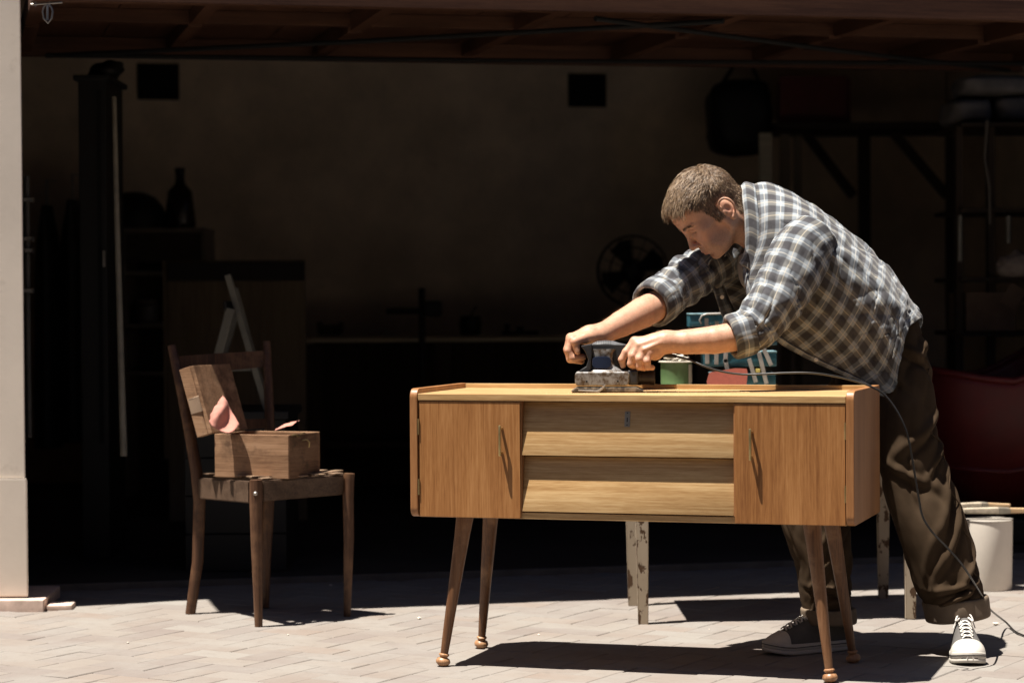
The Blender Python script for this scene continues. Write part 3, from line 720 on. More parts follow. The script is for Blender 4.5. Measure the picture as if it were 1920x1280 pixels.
# waist that narrows up to the handle
bm = bmesh.new(); rows = [(694.5, 1104, 1170, .040), (690, 1110, 1163, .036), (684, 1112, 1155, .033), (672, 1112, 1150, .031), (660, 1110, 1152, .031), (652, 1106, 1158, .030)]
ring = []
for r, a, b, h in rows:
    z = SZp(r); n_ = 6; x0, x1 = SXp(a), SXp(b); c = .010
    ring.append([bm.verts.new(q) for q in ((x0 + c, -h, z), (x1 - c, -h, z), (x1, -h + c, z), (x1, h - c, z), (x1 - c, h, z), (x0 + c, h, z), (x0, h - c, z), (x0, -h + c, z))])
for A_, B_ in zip(ring, ring[1:]):
    for q in range(8): bm.faces.new([A_[q], A_[(q+1) % 8], B_[(q+1) % 8], B_[q]])
bm.faces.new(ring[0]); bm.faces.new(ring[-1]); from_bm('waist', bm, M_DIRT, sd, smooth=50)
# badge: rounded plate on the camera side
bx_ = [(SXp(1129) + 17.5*k*math.copysign(abs(math.cos(t))**.55, math.cos(t)), SZp(677) + 11.5*k*math.copysign(abs(math.sin(t))**.6, math.sin(t))) for t in np.linspace(0, 2*PI, 28, endpoint=False)]
prism('badge', bx_, -.0375, -.0325, M_NAVY, sd, 'y', .001)
# black side frames of the grip
prism('front_grip', [(SXp(1090), SZp(646)), (SXp(1111), SZp(642)), (SXp(1111), SZp(662)), (SXp(1109), SZp(690)), (SXp(1104), SZp(694)), (SXp(1100), SZp(712)), (SXp(1094), SZp(712)), (SXp(1087), SZp(692)), (SXp(1100), SZp(684)), (SXp(1104), SZp(672)), (SXp(1098), SZp(656))], -.0365, .0365, M_PLA, sd, 'y', .003)
prism('handle_body', [(SXp(1106), SZp(664)), (SXp(1106), SZp(647)), (SXp(1112), SZp(642)), (SXp(1170), SZp(643)), (SXp(1200), SZp(648)), (SXp(1214), SZp(654)), (SXp(1215), SZp(668)), (SXp(1205), SZp(669)), (SXp(1184), SZp(664)), (SXp(1166), SZp(662)), (SXp(1160), SZp(668)), (SXp(1160), SZp(690)), (SXp(1156), SZp(693)), (SXp(1150), SZp(684)), (SXp(1149), SZp(668)), (SXp(1142), SZp(663))], -.024, .024, M_PLA, sd, 'y', .004, 3)
# top grip with ribs
bm = bmesh.new()
tp = [(1109, 646), (1112, 641), (1120, 637.5), (1135, 636), (1150, 637), (1162, 641), (1176, 644), (1198, 648), (1212, 653)]
Vt = []
for (a, r) in tp:
    Vt.append([bm.verts.new((SXp(a), .0235*math.cos(t)*-1, SZp(r) - .010 + .010*math.sin(t))) for t in np.linspace(0, PI, 9)])
for A_, B_ in zip(Vt, Vt[1:]):
    for q in range(8): bm.faces.new([A_[q], A_[q+1], B_[q+1], B_[q]])
gp_ = from_bm('top_grip', bm, M_GRIP, sd, smooth=60)
for i in range(9):
    a = 1119 + i*3.3; zt = SZp(np.interp(a, [t[0] for t in tp], [t[1] for t in tp]))
    tube('rib', [(SXp(a), .0236*math.cos(t)*-1, zt - .0104 + .0104*math.sin(t)) for t in np.linspace(.15, PI-.15, 9)], .0009, M_PLA, gp_, 6)
# dust outlet
bm = bmesh.new(); bm_lathe(bm, [(.021, 0), (.021, .030), (.0195, .031), (.0195, .052), (.021, .054), (.0215, .066), (.0185, .068), (.0185, .05)], 28, Matrix.Translation((SXp(1182), 0, SZp(706))) @ Matrix.Rotation(PI/2, 4, 'Y'))
from_bm('dust_port', bm, plain('brown black rubber', (.030, .020, .015), .5), sd, smooth=40)
box('motor_end', (SXp(1177), -.041, SZp(719)), (SXp(1197), .041, SZp(691)), M_PLA, sd, .006, 3)
for a, r in ((1101, 712), (1159, 712)):
    lathe('screw', [(.0, -.0468), (.0026, -.0466), (.0026, -.044)], M_BLK, sd, 10, Matrix.Translation((SXp(a), 0, SZp(r))) @ Matrix.Rotation(-PI/2, 4, 'X') @ Matrix.Scale(-1, 4, (0, 0, 1)) @ Matrix.Scale(-1, 4, (0, 0, 1)))
# power cable
cabpts = [(1228, 664, 6.655), (1262, 667, 6.64), (1292, 674, 6.62), (1320, 686, 6.60), (1352, 696, 6.59), (1390, 701.5, 6.58), (1430, 701, 6.57), (1475, 699, 6.56), (1520, 699, 6.55), (1560, 704, 6.545), (1600, 713, 6.54), (1630, 723, 6.53), (1655, 737, 6.52), (1675, 760, 6.51), (1692, 790, 6.50), (1703, 822, 6.50), (1710, 858, 6.50), (1717, 900, 6.50), (1723, 935, 6.50), (1730, 968, 6.50), (1748, 997, 6.50), (1775, 1025, 6.54), (1800, 1053, 6.57), (1822, 1085, 6.62), (1839, 1113, 6.76), (1856, 1141, 7.00)]
P = [U(*q) for q in cabpts]
g1 = ground(1885, 1177); P += [g1 + Vector((0, 0, .02)), ground(1915, 1192) + Vector((0, 0, .005)), ground(1990, 1205) + Vector((0, 0, .005)), ground(2150, 1180) + Vector((0, 0, .005))]
Pc = catmull(np.array([tuple(q) for q in P]), 150)
tube('power_cable', [Vector(q) for q in Pc], .0029, plain('black cable', (.012, .011, .010), .35, 0, .5, var=.2), sd, 10, True)
tube('cable_sleeve', [U(1226, 663, 6.655), U(1245, 665, 6.648), U(1268, 668, 6.637)], [.008, .007, .005], M_PLA, sd, 10, True)

# ================================================================ white bucket and brushes
bk = ground(1853, 1103); 
bu = thing('bucket', 'white plastic bucket at the garage mouth behind the man', 'bucket', bk, 0)
sB = pxm(bk.y); R_ = 45.5*sB; H_ = 131*sB
M_WHT = plain('white bucket plastic', (.72, .66, .58), .5, 0, .4, var=.10, scale=6)
lathe('body', [(0, .0), (R_*.93, 0), (R_*.96, .006), (R_, H_*.9), (R_, H_*.985)], M_WHT, bu, 40)
lathe('lid', [(0, H_*.986), (R_*1.02, H_*.986), (R_*1.03, H_*.995), (R_*1.0, H_*1.004), (0, H_*1.004)], plain('grey bucket lid', (.35, .32, .28), .6), bu, 40)
M_HAND = wood('brush handle wood', (.30, .17, .08), (.46, .30, .16), (.6, .42, .25), 'x', .5)
M_BRIS = plain('paint caked bristle', (.40, .34, .26), .9, var=.3, scale=50)
def brush(px0, px1, px2, px3, row, y, lab):
    o = thing('paintbrush', lab, 'paintbrush', U(px0, row, y), 0, 'paintbrushes on the bucket')
    prism('bristles', [(U(px0, row-4, y).x, U(px0, row-4, y).z), (U(px1, row-6, y).x, U(px1, row-6, y).z), (U(px1, row+6, y).x, U(px1, row+6, y).z), (U(px0, row+5, y).x, U(px0, row+5, y).z)], y-.018, y+.018, M_BRIS, o, 'y', .003, world=True)
    prism('ferrule', [(U(px1, row-6, y).x+.0005, U(px1, row-6, y).z), (U(px2, row-5, y).x, U(px2, row-5, y).z), (U(px2, row+5, y).x, U(px2, row+5, y).z), (U(px1, row+6, y).x+.0005, U(px1, row+6, y).z)], y-.019, y+.019, M_NICK, o, 'y', .002, world=True)
    prism('handle', [(U(px2, row-5, y).x+.0005, U(px2, row-5, y).z), (U((px2+px3)/2, row-4, y).x, U(1900, row-4, y).z), (U(px3, row-3, y).x, U(px3, row-3, y).z), (U(px3, row+4, y).x, U(px3, row+4, y).z), (U(px2, row+5, y).x+.0005, U(px2, row+5, y).z)], y-.010, y+.010, M_HAND, o, 'y', .003, world=True)
brush(1806, 1872, 1893, 1975, 956.5, bk.y - .03, 'wide paintbrush with steel ferrule lying across the bucket lid')
brush(1798, 1840, 1852, 1894, 947, bk.y + .03, 'small paintbrush with caked bristles behind the wide one on the bucket')

# ================================================================ things in the dark of the garage
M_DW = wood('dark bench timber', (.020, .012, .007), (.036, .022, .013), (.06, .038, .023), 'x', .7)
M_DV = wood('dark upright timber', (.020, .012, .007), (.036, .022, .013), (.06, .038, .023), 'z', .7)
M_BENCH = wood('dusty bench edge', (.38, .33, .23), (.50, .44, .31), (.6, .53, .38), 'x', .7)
def B3(name, px0, py0, px1, py1, y0, y1, m, par, bevel=.003):
    a, b = U(px0, py1, (y0+y1)/2), U(px1, py0, (y0+y1)/2)
    return box(name, (a.x, y0, a.z), (b.x, y1, b.z), m, par, bevel, world=True)
fz = .018
def floor_box(name, px0, px1, rowtop, y0, y1, m, par, bevel=.003):
    a, b = U(px0, rowtop, (y0+y1)/2), U(px1, rowtop, (y0+y1)/2)
    return box(name, (a.x, y0, fz), (b.x, y1, a.z), m, par, bevel, world=True)
# workbench
wb = thing('workbench', 'long dark workbench with pale front edge along the back wall', 'workbench', U(830, 640, 12.6) - Vector((0, 0, U(830, 640, 12.6).z - fz)))
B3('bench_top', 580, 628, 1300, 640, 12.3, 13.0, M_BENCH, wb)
zt = U(830, 640, 12.65).z
for q in (590, 830, 1060, 1290):
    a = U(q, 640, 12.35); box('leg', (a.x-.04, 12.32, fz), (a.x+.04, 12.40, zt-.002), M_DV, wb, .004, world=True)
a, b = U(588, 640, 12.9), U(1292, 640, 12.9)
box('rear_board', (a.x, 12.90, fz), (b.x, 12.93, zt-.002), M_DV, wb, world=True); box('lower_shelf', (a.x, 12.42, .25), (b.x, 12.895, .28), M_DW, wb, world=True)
# drill stand on the floor before the bench
p0 = U(793, 860, 12.15)
ds = thing('drill_stand', 'black upright drill stand with side arm before the workbench', 'stand', (p0.x, 12.15, fz))
tube('post', [(p0.x, 12.15, fz+.02), (p0.x, 12.15, U(793, 540, 12.15).z)], [.019, .016], M_DARK, ds, 12, True)
lathe('base', [(0, 0), (.16, 0), (.16, .015), (.03, .03), (0, .03)], M_DARK, ds, 24)
z = U(793, 583, 12.15).z; xx = U(724, 583, 12.15).x
tube('arm', [(p0.x - .012, 12.15, z), (xx, 12.15, z+.002)], .016, M_DARK, ds, 10, True)
box('drill_head', (p0.x + .012, 12.10, z - .03), (p0.x + .10, 12.20, z + .05), M_DARK, ds, .012, world=True)
# fan
pf = U(1186, 508, 12.55)
fn = thing('fan', 'dark round caged fan standing on the workbench', 'fan', (pf.x, 12.55, U(1186, 628, 12.65).z + .001))
Rf = 66*pxm(12.55); zc = pf.z - (U(1186, 628, 12.65).z + .001)
for rr_, yq in ((Rf, .0), (Rf*.98, -.05), (Rf*.66, -.06), (Rf*.33, -.065)):
    tube('guard_ring', [(rr_*math.cos(t), yq, zc + rr_*math.sin(t)) for t in np.linspace(0, 2*PI, 40)], .005, M_DARK, fn, 6)
for t in np.linspace(0, 2*PI, 16, endpoint=False): tube('guard_wire', [(.03*math.cos(t), -.066, zc + .03*math.sin(t)), (Rf*.66*math.cos(t), -.060, zc + Rf*.66*math.sin(t)), (Rf*math.cos(t), -.025, zc + Rf*math.sin(t))], .0022, M_DARK, fn, 5)
for i in range(4):
    t = i*PI/2 + .4
    mk('blade', [(.03*math.cos(t-.3), -.02, zc + .03*math.sin(t-.3)), (Rf*.9*math.cos(t-.35), -.035, zc + Rf*.9*math.sin(t-.35)), (Rf*.93*math.cos(t), -.015, zc + Rf*.93*math.sin(t)), (Rf*.85*math.cos(t+.45), .01, zc + Rf*.85*math.sin(t+.45)), (.03*math.cos(t+.5), .0, zc + .03*math.sin(t+.5))], [(0, 1, 2, 3, 4)], M_DARK, fn).modifiers.new('s', 'SOLIDIFY').thickness = .003
lathe('motor', [(0, -.03), (.05, -.03), (.06, .05), (.03, .12), (0, .12)], M_DARK, fn, 20, Matrix.Translation((0, .03, zc)) @ Matrix.Rotation(-PI/2, 4, 'X'))
tube('stem', [(0, .05, .02), (0, .05, zc)], .016, M_DARK, fn, 10); lathe('base', [(0, 0), (.12, 0), (.11, .02), (.02, .03), (0, .03)], M_DARK, fn, 24)
# bench clutter
for (a, b, r0, nm, lab, cat) in ((600, 640, 604, 'tool_tray', 'dark tool tray at the left end of the workbench', 'tray'), (860, 905, 585, 'glue_pot', 'dark pot on the workbench right of the drill stand', 'pot'), (940, 1010, 612, 'plane', 'dark hand plane on the workbench', 'hand plane')):
    pp = U((a+b)/2, 628, 12.7); hh = U((a+b)/2, r0, 12.7).z - pp.z; ww = (b-a)*pxm(12.7)
    t_ = thing('hand_plane' if nm == 'plane' else nm, lab, cat, (pp.x, 12.7, U((a+b)/2, 628, 12.65).z + .001))
    if nm == 'glue_pot':
        lathe('body', [(0, 0), (ww*.4, 0), (ww*.48, hh*.5), (ww*.4, hh*.8), (ww*.42, hh*.82), (ww*.3, hh*.8), (0, hh*.8)], M_DARK, t_, 20); tube('brush_stick', [(0, 0, hh*.8), (.03, 0, hh*1.25)], .006, M_DW, t_, 8)
    elif nm == 'tool_tray':
        box('base', (-ww/2, -.1, 0), (ww/2, .1, .015), M_DW, t_)
        for q in (-1, 1): box('end', (q*ww/2 - .006, -.1, .0155), (q*ww/2 + .006, .1, hh), M_DW, t_, .003)
        box('side', (-ww/2 + .007, -.1, .0155), (ww/2 - .007, -.09, hh*.8), M_DW, t_)
    else:
        box('sole', (-ww/2, -.03, 0), (ww/2, .03, .02), M_DARK, t_, .003); box('iron', (-.02, -.02, .0205), (.02, .02, hh), M_DARK, t_, .004); lathe('knob', [(0, .0205), (.012, .0205), (.016, .05), (0, .06)], M_DW, t_, 12, Matrix.Translation((-ww*.35, 0, 0)))
# leaning panel
pl = thing('tall_board', 'tall brown board with dark top rail behind the chair', 'board', (U(445, 800, 10.9).x, 10.9, fz))
M_PNL = wood('brown hardboard', (.10, .072, .044), (.14, .105, .066), (.18, .14, .088), 'z', .8)
floor_box('panel', 314, 572, 489, 10.90, 10.92, M_PNL, pl); 
B3('top_rail', 316, 492, 571, 527, 10.86, 10.899, plain('black strip', (.012, .008, .007), .7), pl)
B3('edge_strip', 309, 489, 313.5, 860, 10.88, 10.925, M_PNL, pl)
# folding ladder
M_LAD = plain('weathered ladder paint', (.16, .15, .115), .6, var=.25)
yl = 8.95
ldr = thing('folding_trestle', 'small pale folding trestle standing open behind the chair', 'trestle', (U(450, 768, yl).x, yl, U(450, 768, yl).z))
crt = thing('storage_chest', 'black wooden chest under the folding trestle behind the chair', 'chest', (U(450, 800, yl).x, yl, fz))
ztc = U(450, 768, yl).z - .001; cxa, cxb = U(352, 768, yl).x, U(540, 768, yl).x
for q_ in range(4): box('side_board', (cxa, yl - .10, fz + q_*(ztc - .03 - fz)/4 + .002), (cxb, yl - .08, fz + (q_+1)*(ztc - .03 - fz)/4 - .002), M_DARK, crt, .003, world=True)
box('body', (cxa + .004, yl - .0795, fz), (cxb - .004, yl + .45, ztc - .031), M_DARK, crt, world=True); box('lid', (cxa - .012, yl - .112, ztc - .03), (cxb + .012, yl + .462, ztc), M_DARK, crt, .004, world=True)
def bar(name, a, b, wd, th, m, par):
    a, b = Vector(a), Vector(b); d = b - a; an = math.atan2(d.x, d.z)
    M = Matrix.Translation(a) @ Matrix.Rotation(math.atan2(d.x, math.hypot(d.z, d.y)) if d.z > 0 else PI - math.atan2(d.x, abs(d.z)), 4, 'Y')
    q = Vector((0, 0, 1)).rotation_difference(d.normalized()).to_matrix().to_4x4()
    return box(name, (-wd/2, -th/2, 0), (wd/2, th/2, d.length), m, par, .003, M=Matrix.Translation(a) @ q, world=True)
def onfloor(px, y): v = U(px, 900, y); return Vector((v.x, y, fz + .002))
zc = U(450, 768, yl).z
def oncr(px, y): v = U(px, 768, y); return Vector((v.x, y, zc + .001))
bar('leg', oncr(500, yl), U(427, 515, yl), .024, .03, M_LAD, ldr)
bar('leg', oncr(382, yl-.05), U(433, 578, yl-.05), .034, .025, M_LAD, ldr)
bar('leg', oncr(388, yl+.35), U(440, 590, yl+.35), .034, .025, M_LAD, ldr); bar('leg', oncr(500, yl+.35), U(440, 540, yl+.35), .024, .03, M_LAD, ldr)
box('hinge_block', U(418, 582, yl-.07), U(450, 564, yl+.37), M_DARK, ldr, .006, world=True)
for r in (690,): 
    a, b = U(405 - (r-690)*.35, r, yl-.02), U(470 + (r-690)*.25, r, yl-.02)
    box('tread', (a.x, yl-.02, a.z-.012), (b.x, yl+.32, a.z+.012), M_LAD, ldr, .003, world=True)
# leaning pole and dark post
po = tube('leaning_pole', [U(214, 182, 8.8), U(219, 400, 8.75), U(226, 640, 8.7), U(232, 855, 8.66)], [.0085, .010, .0115, .013], plain('pale pole', (.22, .20, .155), .6), None, 10)
tag(po, 'thin pale pole leaning upright just inside the garage left of the chair', 'pole')
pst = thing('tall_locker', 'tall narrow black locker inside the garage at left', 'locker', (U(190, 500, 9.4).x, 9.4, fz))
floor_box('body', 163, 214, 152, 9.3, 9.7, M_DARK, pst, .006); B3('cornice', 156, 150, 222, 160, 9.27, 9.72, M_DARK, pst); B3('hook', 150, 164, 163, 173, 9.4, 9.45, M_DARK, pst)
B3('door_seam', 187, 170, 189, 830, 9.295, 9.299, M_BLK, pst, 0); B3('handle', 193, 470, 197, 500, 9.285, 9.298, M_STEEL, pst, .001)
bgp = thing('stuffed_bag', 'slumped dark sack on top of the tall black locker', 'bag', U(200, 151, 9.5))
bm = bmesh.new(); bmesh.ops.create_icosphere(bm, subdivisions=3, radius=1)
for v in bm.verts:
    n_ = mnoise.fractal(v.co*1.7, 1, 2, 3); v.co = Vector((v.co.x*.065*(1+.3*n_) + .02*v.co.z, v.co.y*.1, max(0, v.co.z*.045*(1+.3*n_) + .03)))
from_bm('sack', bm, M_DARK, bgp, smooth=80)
# dark coats hanging at far left
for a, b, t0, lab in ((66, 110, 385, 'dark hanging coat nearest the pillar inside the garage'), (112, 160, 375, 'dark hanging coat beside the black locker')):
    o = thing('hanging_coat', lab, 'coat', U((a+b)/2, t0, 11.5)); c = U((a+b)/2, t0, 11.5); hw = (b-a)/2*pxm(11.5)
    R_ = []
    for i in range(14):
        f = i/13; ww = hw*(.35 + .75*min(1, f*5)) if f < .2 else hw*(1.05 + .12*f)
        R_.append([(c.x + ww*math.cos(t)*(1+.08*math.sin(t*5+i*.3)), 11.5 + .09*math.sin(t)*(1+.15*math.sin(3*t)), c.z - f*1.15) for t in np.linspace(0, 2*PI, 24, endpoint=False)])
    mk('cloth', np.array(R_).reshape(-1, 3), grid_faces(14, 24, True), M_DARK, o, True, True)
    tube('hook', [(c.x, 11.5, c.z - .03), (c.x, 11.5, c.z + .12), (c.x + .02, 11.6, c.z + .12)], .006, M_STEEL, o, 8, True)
# shelf unit at left with helmet, bottle, box
su = thing('shelf_unit', 'low shelf unit with pale top edge at the back left of the garage', 'shelf', (U(305, 600, 12.4).x, 12.4, fz))
M_SHE = plain('dull pale laminate', (.20, .165, .13), .5, var=.2)
yq0, yq1 = 12.2, 12.6
zt = U(305, 427, yq0).z
xa, xb = U(226, 427, yq0).x, U(385, 427, yq0).x
box('top', (xa, yq0, zt-.025), (xb, yq1, zt), M_SHE, su, .004, world=True)
for q in (xa + .012, xb - .012): box('side', (q-.01, yq0+.01, fz), (q+.01, yq1, zt-.0255), M_SHE, su, world=True)
for r in (512, 610, 700): zz = U(305, r, yq0).z; box('shelf', (xa+.023, yq0+.012, zz-.01), (xb-.023, yq1-.013, zz+.01), M_SHE, su, world=True)
box('drawer_front', (xa+.023, yq0+.006, U(305, 492, yq0).z), (xb-.023, yq0+.02, zt-.03), plain('dull brown front', (.05, .034, .025), .6), su, .003, world=True)
box('back', (xa+.023, yq1-.012, fz), (xb-.023, yq1-.002, zt-.0255), M_DW, su, world=True)
hm = thing('helmet', 'black round helmet on the shelf unit behind the pole', 'helmet', (U(252, 427, 12.4).x, 12.4, zt + .001))
lathe('shell', [(.16, 0), (.165, .05), (.15, .11), (.11, .16), (.05, .185), (0, .19)], M_DARK, hm, 28); prism('visor', [(-.16, .01), (-.20, .015), (-.19, .05), (-.15, .06)], -.08, .08, M_DARK, hm, 'y', .004)
bt = thing('bottle', 'dark necked bottle on the right end of the shelf unit', 'bottle', (U(338, 427, 12.4).x, 12.4, zt + .001))
lathe('body', [(0, 0), (.075, 0), (.082, .02), (.07, .12), (.062, .19), (.03, .225), (.024, .24), (.024, .285), (0, .285)], plain('dark brown glass', (.02, .013, .009), .25, 0, .5), bt, 28); lathe('cap', [(.026, .2855), (.026, .31), (0, .31)], M_DARK, bt, 20)
jr = thing('storage_jar', 'small pale jar on the middle shelf behind the pole', 'jar', (U(275, 608, 12.35).x, 12.35, U(305, 610, yq0).z + .0105))
lathe('body', [(0, 0), (.06, 0), (.064, .01), (.064, .085), (.05, .10), (0, .10)], plain('grey jar', (.10, .094, .088), .4), jr, 24); lathe('lid', [(.053, .1005), (.053, .118), (0, .118)], M_SHE, jr, 24)

# right-hand clutter on wall brackets
yr = 13.2
ws = thing('wall_shelf', 'dark timber wall shelf on diagonal brackets at the back right', 'shelf', U(1600, 245, yr))
B3('plank', 1440, 236, 1770, 250, yr-.35, yr+.3, M_DW, ws)
bar('bracket', U(1776, 368, yr), U(1676, 250, yr), .05, .05, M_DV, ws); bar('bracket', U(1600, 368, yr+.2), U(1510, 250, yr+.2), .05, .05, M_DV, ws)
B3('wall_post', 1612, 251, 1630, 560, yr+.1, yr+.2, M_DV, ws); B3('wall_post', 1776, 251, 1794, 700, yr-.03, yr+.06, M_DV, ws)
rb = thing('red_crate', 'dark red crate on the wall shelf above the man', 'crate', U(1525, 236, yr))
M_DRED = plain('dull dark red paint', (.11, .014, .012), .6, var=.2)
B3('front', 1462, 142, 1588, 235.5, yr-.16, yr-.14, M_DRED, rb); B3('back', 1462, 150, 1588, 235.5, yr+.14, yr+.16, M_DRED, rb)
for a in (1462, 1584): B3('side', a, 150, a+4, 235.5, yr-.139, yr+.139, M_DRED, rb)
bb = thing('black_bag', 'bulky black bag hanging on the back wall above the man', 'bag', U(1388, 295, yr))
bm = bmesh.new(); bmesh.ops.create_icosphere(bm, subdivisions=4, radius=1); c = U(1388, 222, yr); q = pxm(yr)
for v in bm.verts:
    n_ = mnoise.fractal(v.co*1.6, 1, 2, 3); f = lambda t: math.copysign(abs(t)**.55, t)
    v.co = Vector((c.x + f(v.co.x)*60*q*(1+.12*n_), c.y + f(v.co.y)*.16, c.z + f(v.co.z)*70*q*(1+.1*n_)))
from_bm('body', bm, M_DARK, bb, True, 80); tube('strap', [U(1350, 165, yr), U(1375, 125, yr+.2), U(1410, 125, yr+.2), U(1428, 165, yr)], .012, M_DARK, bb, 8, True)
for i, (a, b, t0, m_, lab) in enumerate(((1423, 1447, 250, M_BENCH, 'pale plank leaning on the wall below the black bag'), (1462, 1480, 252, M_PNL, 'brown plank leaning on the wall beside the pale one'), (1489, 1502, 255, M_PNL, 'narrow brown plank leaning furthest right behind the man'))):
    o = floor_box('leaning_plank', a, b, t0, yr - .55 + i*.03, yr - .52 + i*.03, m_, None, .003); tag(o, lab, 'plank', 'planks leaning on the back wall')
# tall rack at far right
rk = thing('storage_rack', 'dark open storage rack at the right edge of the garage', 'rack', (U(1850, 700, 10.6).x, 10.6, fz))
for a in (1790, 1850, 1935): floor_box('upright', a, a+13, 236, 10.5, 10.56, M_DV, rk); 
for a in (1790, 1935): floor_box('upright', a, a+13, 236, 11.0, 11.06, M_DV, rk)
for r in (238, 394, 520, 620): B3('shelf', 1776, r, 1960, r+9, 10.45, 11.1, M_DW, rk)
M_TARP = plain('grey folded tarpaulin', (.20, .185, .18), .8, var=.4, scale=9)
for i, (a, b, r0, r1) in enumerate(((1770, 1850, 190, 237.5), (1852, 1935, 186, 237.5), (1790, 1930, 146, 185))):
    o = thing('folded_tarpaulin', ['lower left grey tarpaulin bundle on top of the storage rack', 'lower right grey tarpaulin bundle on top of the storage rack', 'upper grey tarpaulin bundle topmost on the storage rack'][i], 'tarpaulin', U((a+b)/2, r1, 10.8), 0, 'grey tarpaulin bundles on the rack')
    bm = bmesh.new(); bmesh.ops.create_icosphere(bm, subdivisions=4, radius=1); c = U((a+b)/2, (r0+r1)/2, 10.8); q = pxm(10.8)
    for v in bm.verts:
        n_ = mnoise.fractal(v.co*2.3 + Vector((i*5, 0, 0)), 1, 2, 5); f = lambda t: math.copysign(abs(t)**.5, t)
        v.co = Vector((c.x + f(v.co.x)*(b-a)/2*q*(1+.08*n_), c.y + f(v.co.y)*.2, c.z + f(v.co.z)*(r1-r0)/2*q*(1+.14*n_*(v.co.z > -.5))))
    from_bm('cloth', bm, M_TARP, o, True, 80)
for i, (a, r0, r1) in enumerate(((1800, 404, 490), (1891, 404, 456))):
    o = tube('hanging_tube', [U(a, r0, 10.47), U(a, r1, 10.47)], .011, plain('pale metal tube', (.26, .25, .22), .4, .3), None, 10)
    tag(o, ['longer pale metal tube hanging from the storage rack', 'shorter pale metal tube hanging at the right of the storage rack'][i], 'tube', 'metal tubes on the rack')
rp = tube('hanging_rope', [U(1851, 225, 10.42), U(1846, 300, 10.42), U(1855, 350, 10.42), U(1856, 420, 10.42)], .006, plain('grey rope', (.16, .14, .12), .9), None, 8); tag(rp, 'thin grey rope hanging down the front of the storage rack', 'rope')
o = thing('rag_bundle', 'pale bundle of rags on the storage rack at right', 'rags', U(1905, 519, 10.55))
bm = bmesh.new(); bmesh.ops.create_icosphere(bm, subdivisions=4, radius=1); c = U(1908, 500, 10.5); q = pxm(10.5)
for v in bm.verts:
    n_ = mnoise.fractal(v.co*2.0, 1, 2, 5); v.co = Vector((c.x + v.co.x*38*q*(1+.25*n_), c.y + v.co.y*.08, max(c.z - 19.5*q, c.z + v.co.z*28*q*(1+.25*n_))))
from_bm('cloth', bm, plain('pale rag', (.42, .35, .30), .9, var=.3, scale=20), o, True, 80)
cb = thing('cardboard_box', 'brown cardboard box on the rack shelf behind the man', 'box', U(1840, 619, 10.6))
M_CARD = plain('dull cardboard', (.17, .11, .07), .8)
B3('body', 1795, 548, 1885, 619.5, 10.47, 10.9, M_CARD, cb); bar('flap', U(1885, 548, 10.45), U(1915, 566, 10.45), .10, .004, M_CARD, cb)
# red hull at the far right
hu = thing('red_tub', 'dark red rounded plastic tub at the right behind the bucket', 'tub', (U(1880, 940, 9.6).x, 9.6, fz))
M_TUB = plain('glossy dark red plastic', (.10, .007, .005), .55, 0, .45, var=.2)
yb = 9.6; cx = U(1885, 800, yb).x; z0 = fz; 
prof = [(U(1760, r, yb), t) for r, t in ((942, 0),)]
Rr = []
for f in np.linspace(0, 1, 16):
    hz = fz + (U(1880, 712, yb).z - fz - .12)*f + .12 if f > 0 else fz + .10
    bw_ = max(.30, (1 - (1 - f)**2.3)**(1/2.0)); wx = 150*pxm(yb)*bw_; wy = .42*bw_
    Rr.append([(cx + wx*math.copysign(abs(math.cos(t))**.7, math.cos(t)), yb + .25 + wy*math.copysign(abs(math.sin(t))**.7, math.sin(t)), hz + .14*f*max(0, math.cos(t)) + .05*f*abs(math.cos(t))) for t in np.linspace(0, 2*PI, 48, endpoint=False)])
Rr = np.array(Rr)
o = mk('hull', Rr.reshape(-1, 3), grid_faces(16, 48, True), M_TUB, hu, True, True); md = o.modifiers.new('s', 'SOLIDIFY'); md.thickness = .008
tube('rim', [Vector(q) for q in Rr[-1]] + [Vector(Rr[-1][0])], .014, M_TUB, hu, 8, True)
tube('band', [Vector(q) + Vector((0, -.004 if q[1] < yb + .25 else .004, .06*max(0, (q[0]-cx)))) for q in Rr[5]] + [Vector(Rr[5][0])], .012, M_TUB, hu, 8, True)
bm = bmesh.new(); bm_box(bm, (cx - .30, yb + .05, fz), (cx + .30, yb + .45, fz + .101), .01); from_bm('stand', bm, M_DARK, hu, True)

# sawdust left by the sander on the sideboard top
rs = np.random.RandomState(11); dv, df = [], []
for i in range(900):
    a = abs(rs.normal(0, .16))*rs.choice([-1, 1]); lx = .60 + a; ly = np.clip(.22 + rs.normal(0, .10), .01, .39); sz = rs.uniform(.0005, .0016)
    c = np.array([SX + lx*math.cos(TH) + ly*math.sin(TH), SY - lx*math.sin(TH) + ly*math.cos(TH), .7562]); b = len(dv)
    for q in range(3): dv.append(c + np.array([sz*math.cos(q*2.1 + a*90), sz*math.sin(q*2.1 + a*90), 0]))
    dv.append(c + np.array([0, 0, sz*.7])); df += [(b, b+1, b+3), (b+1, b+2, b+3), (b+2, b, b+3)]
sdu = mk('sawdust', dv, df, plain('pale sawdust', (.58, .43, .26), .95)); sdu['kind'] = 'stuff'; tag(sdu, 'pale sawdust specks on the sideboard top around the sander', 'sawdust')
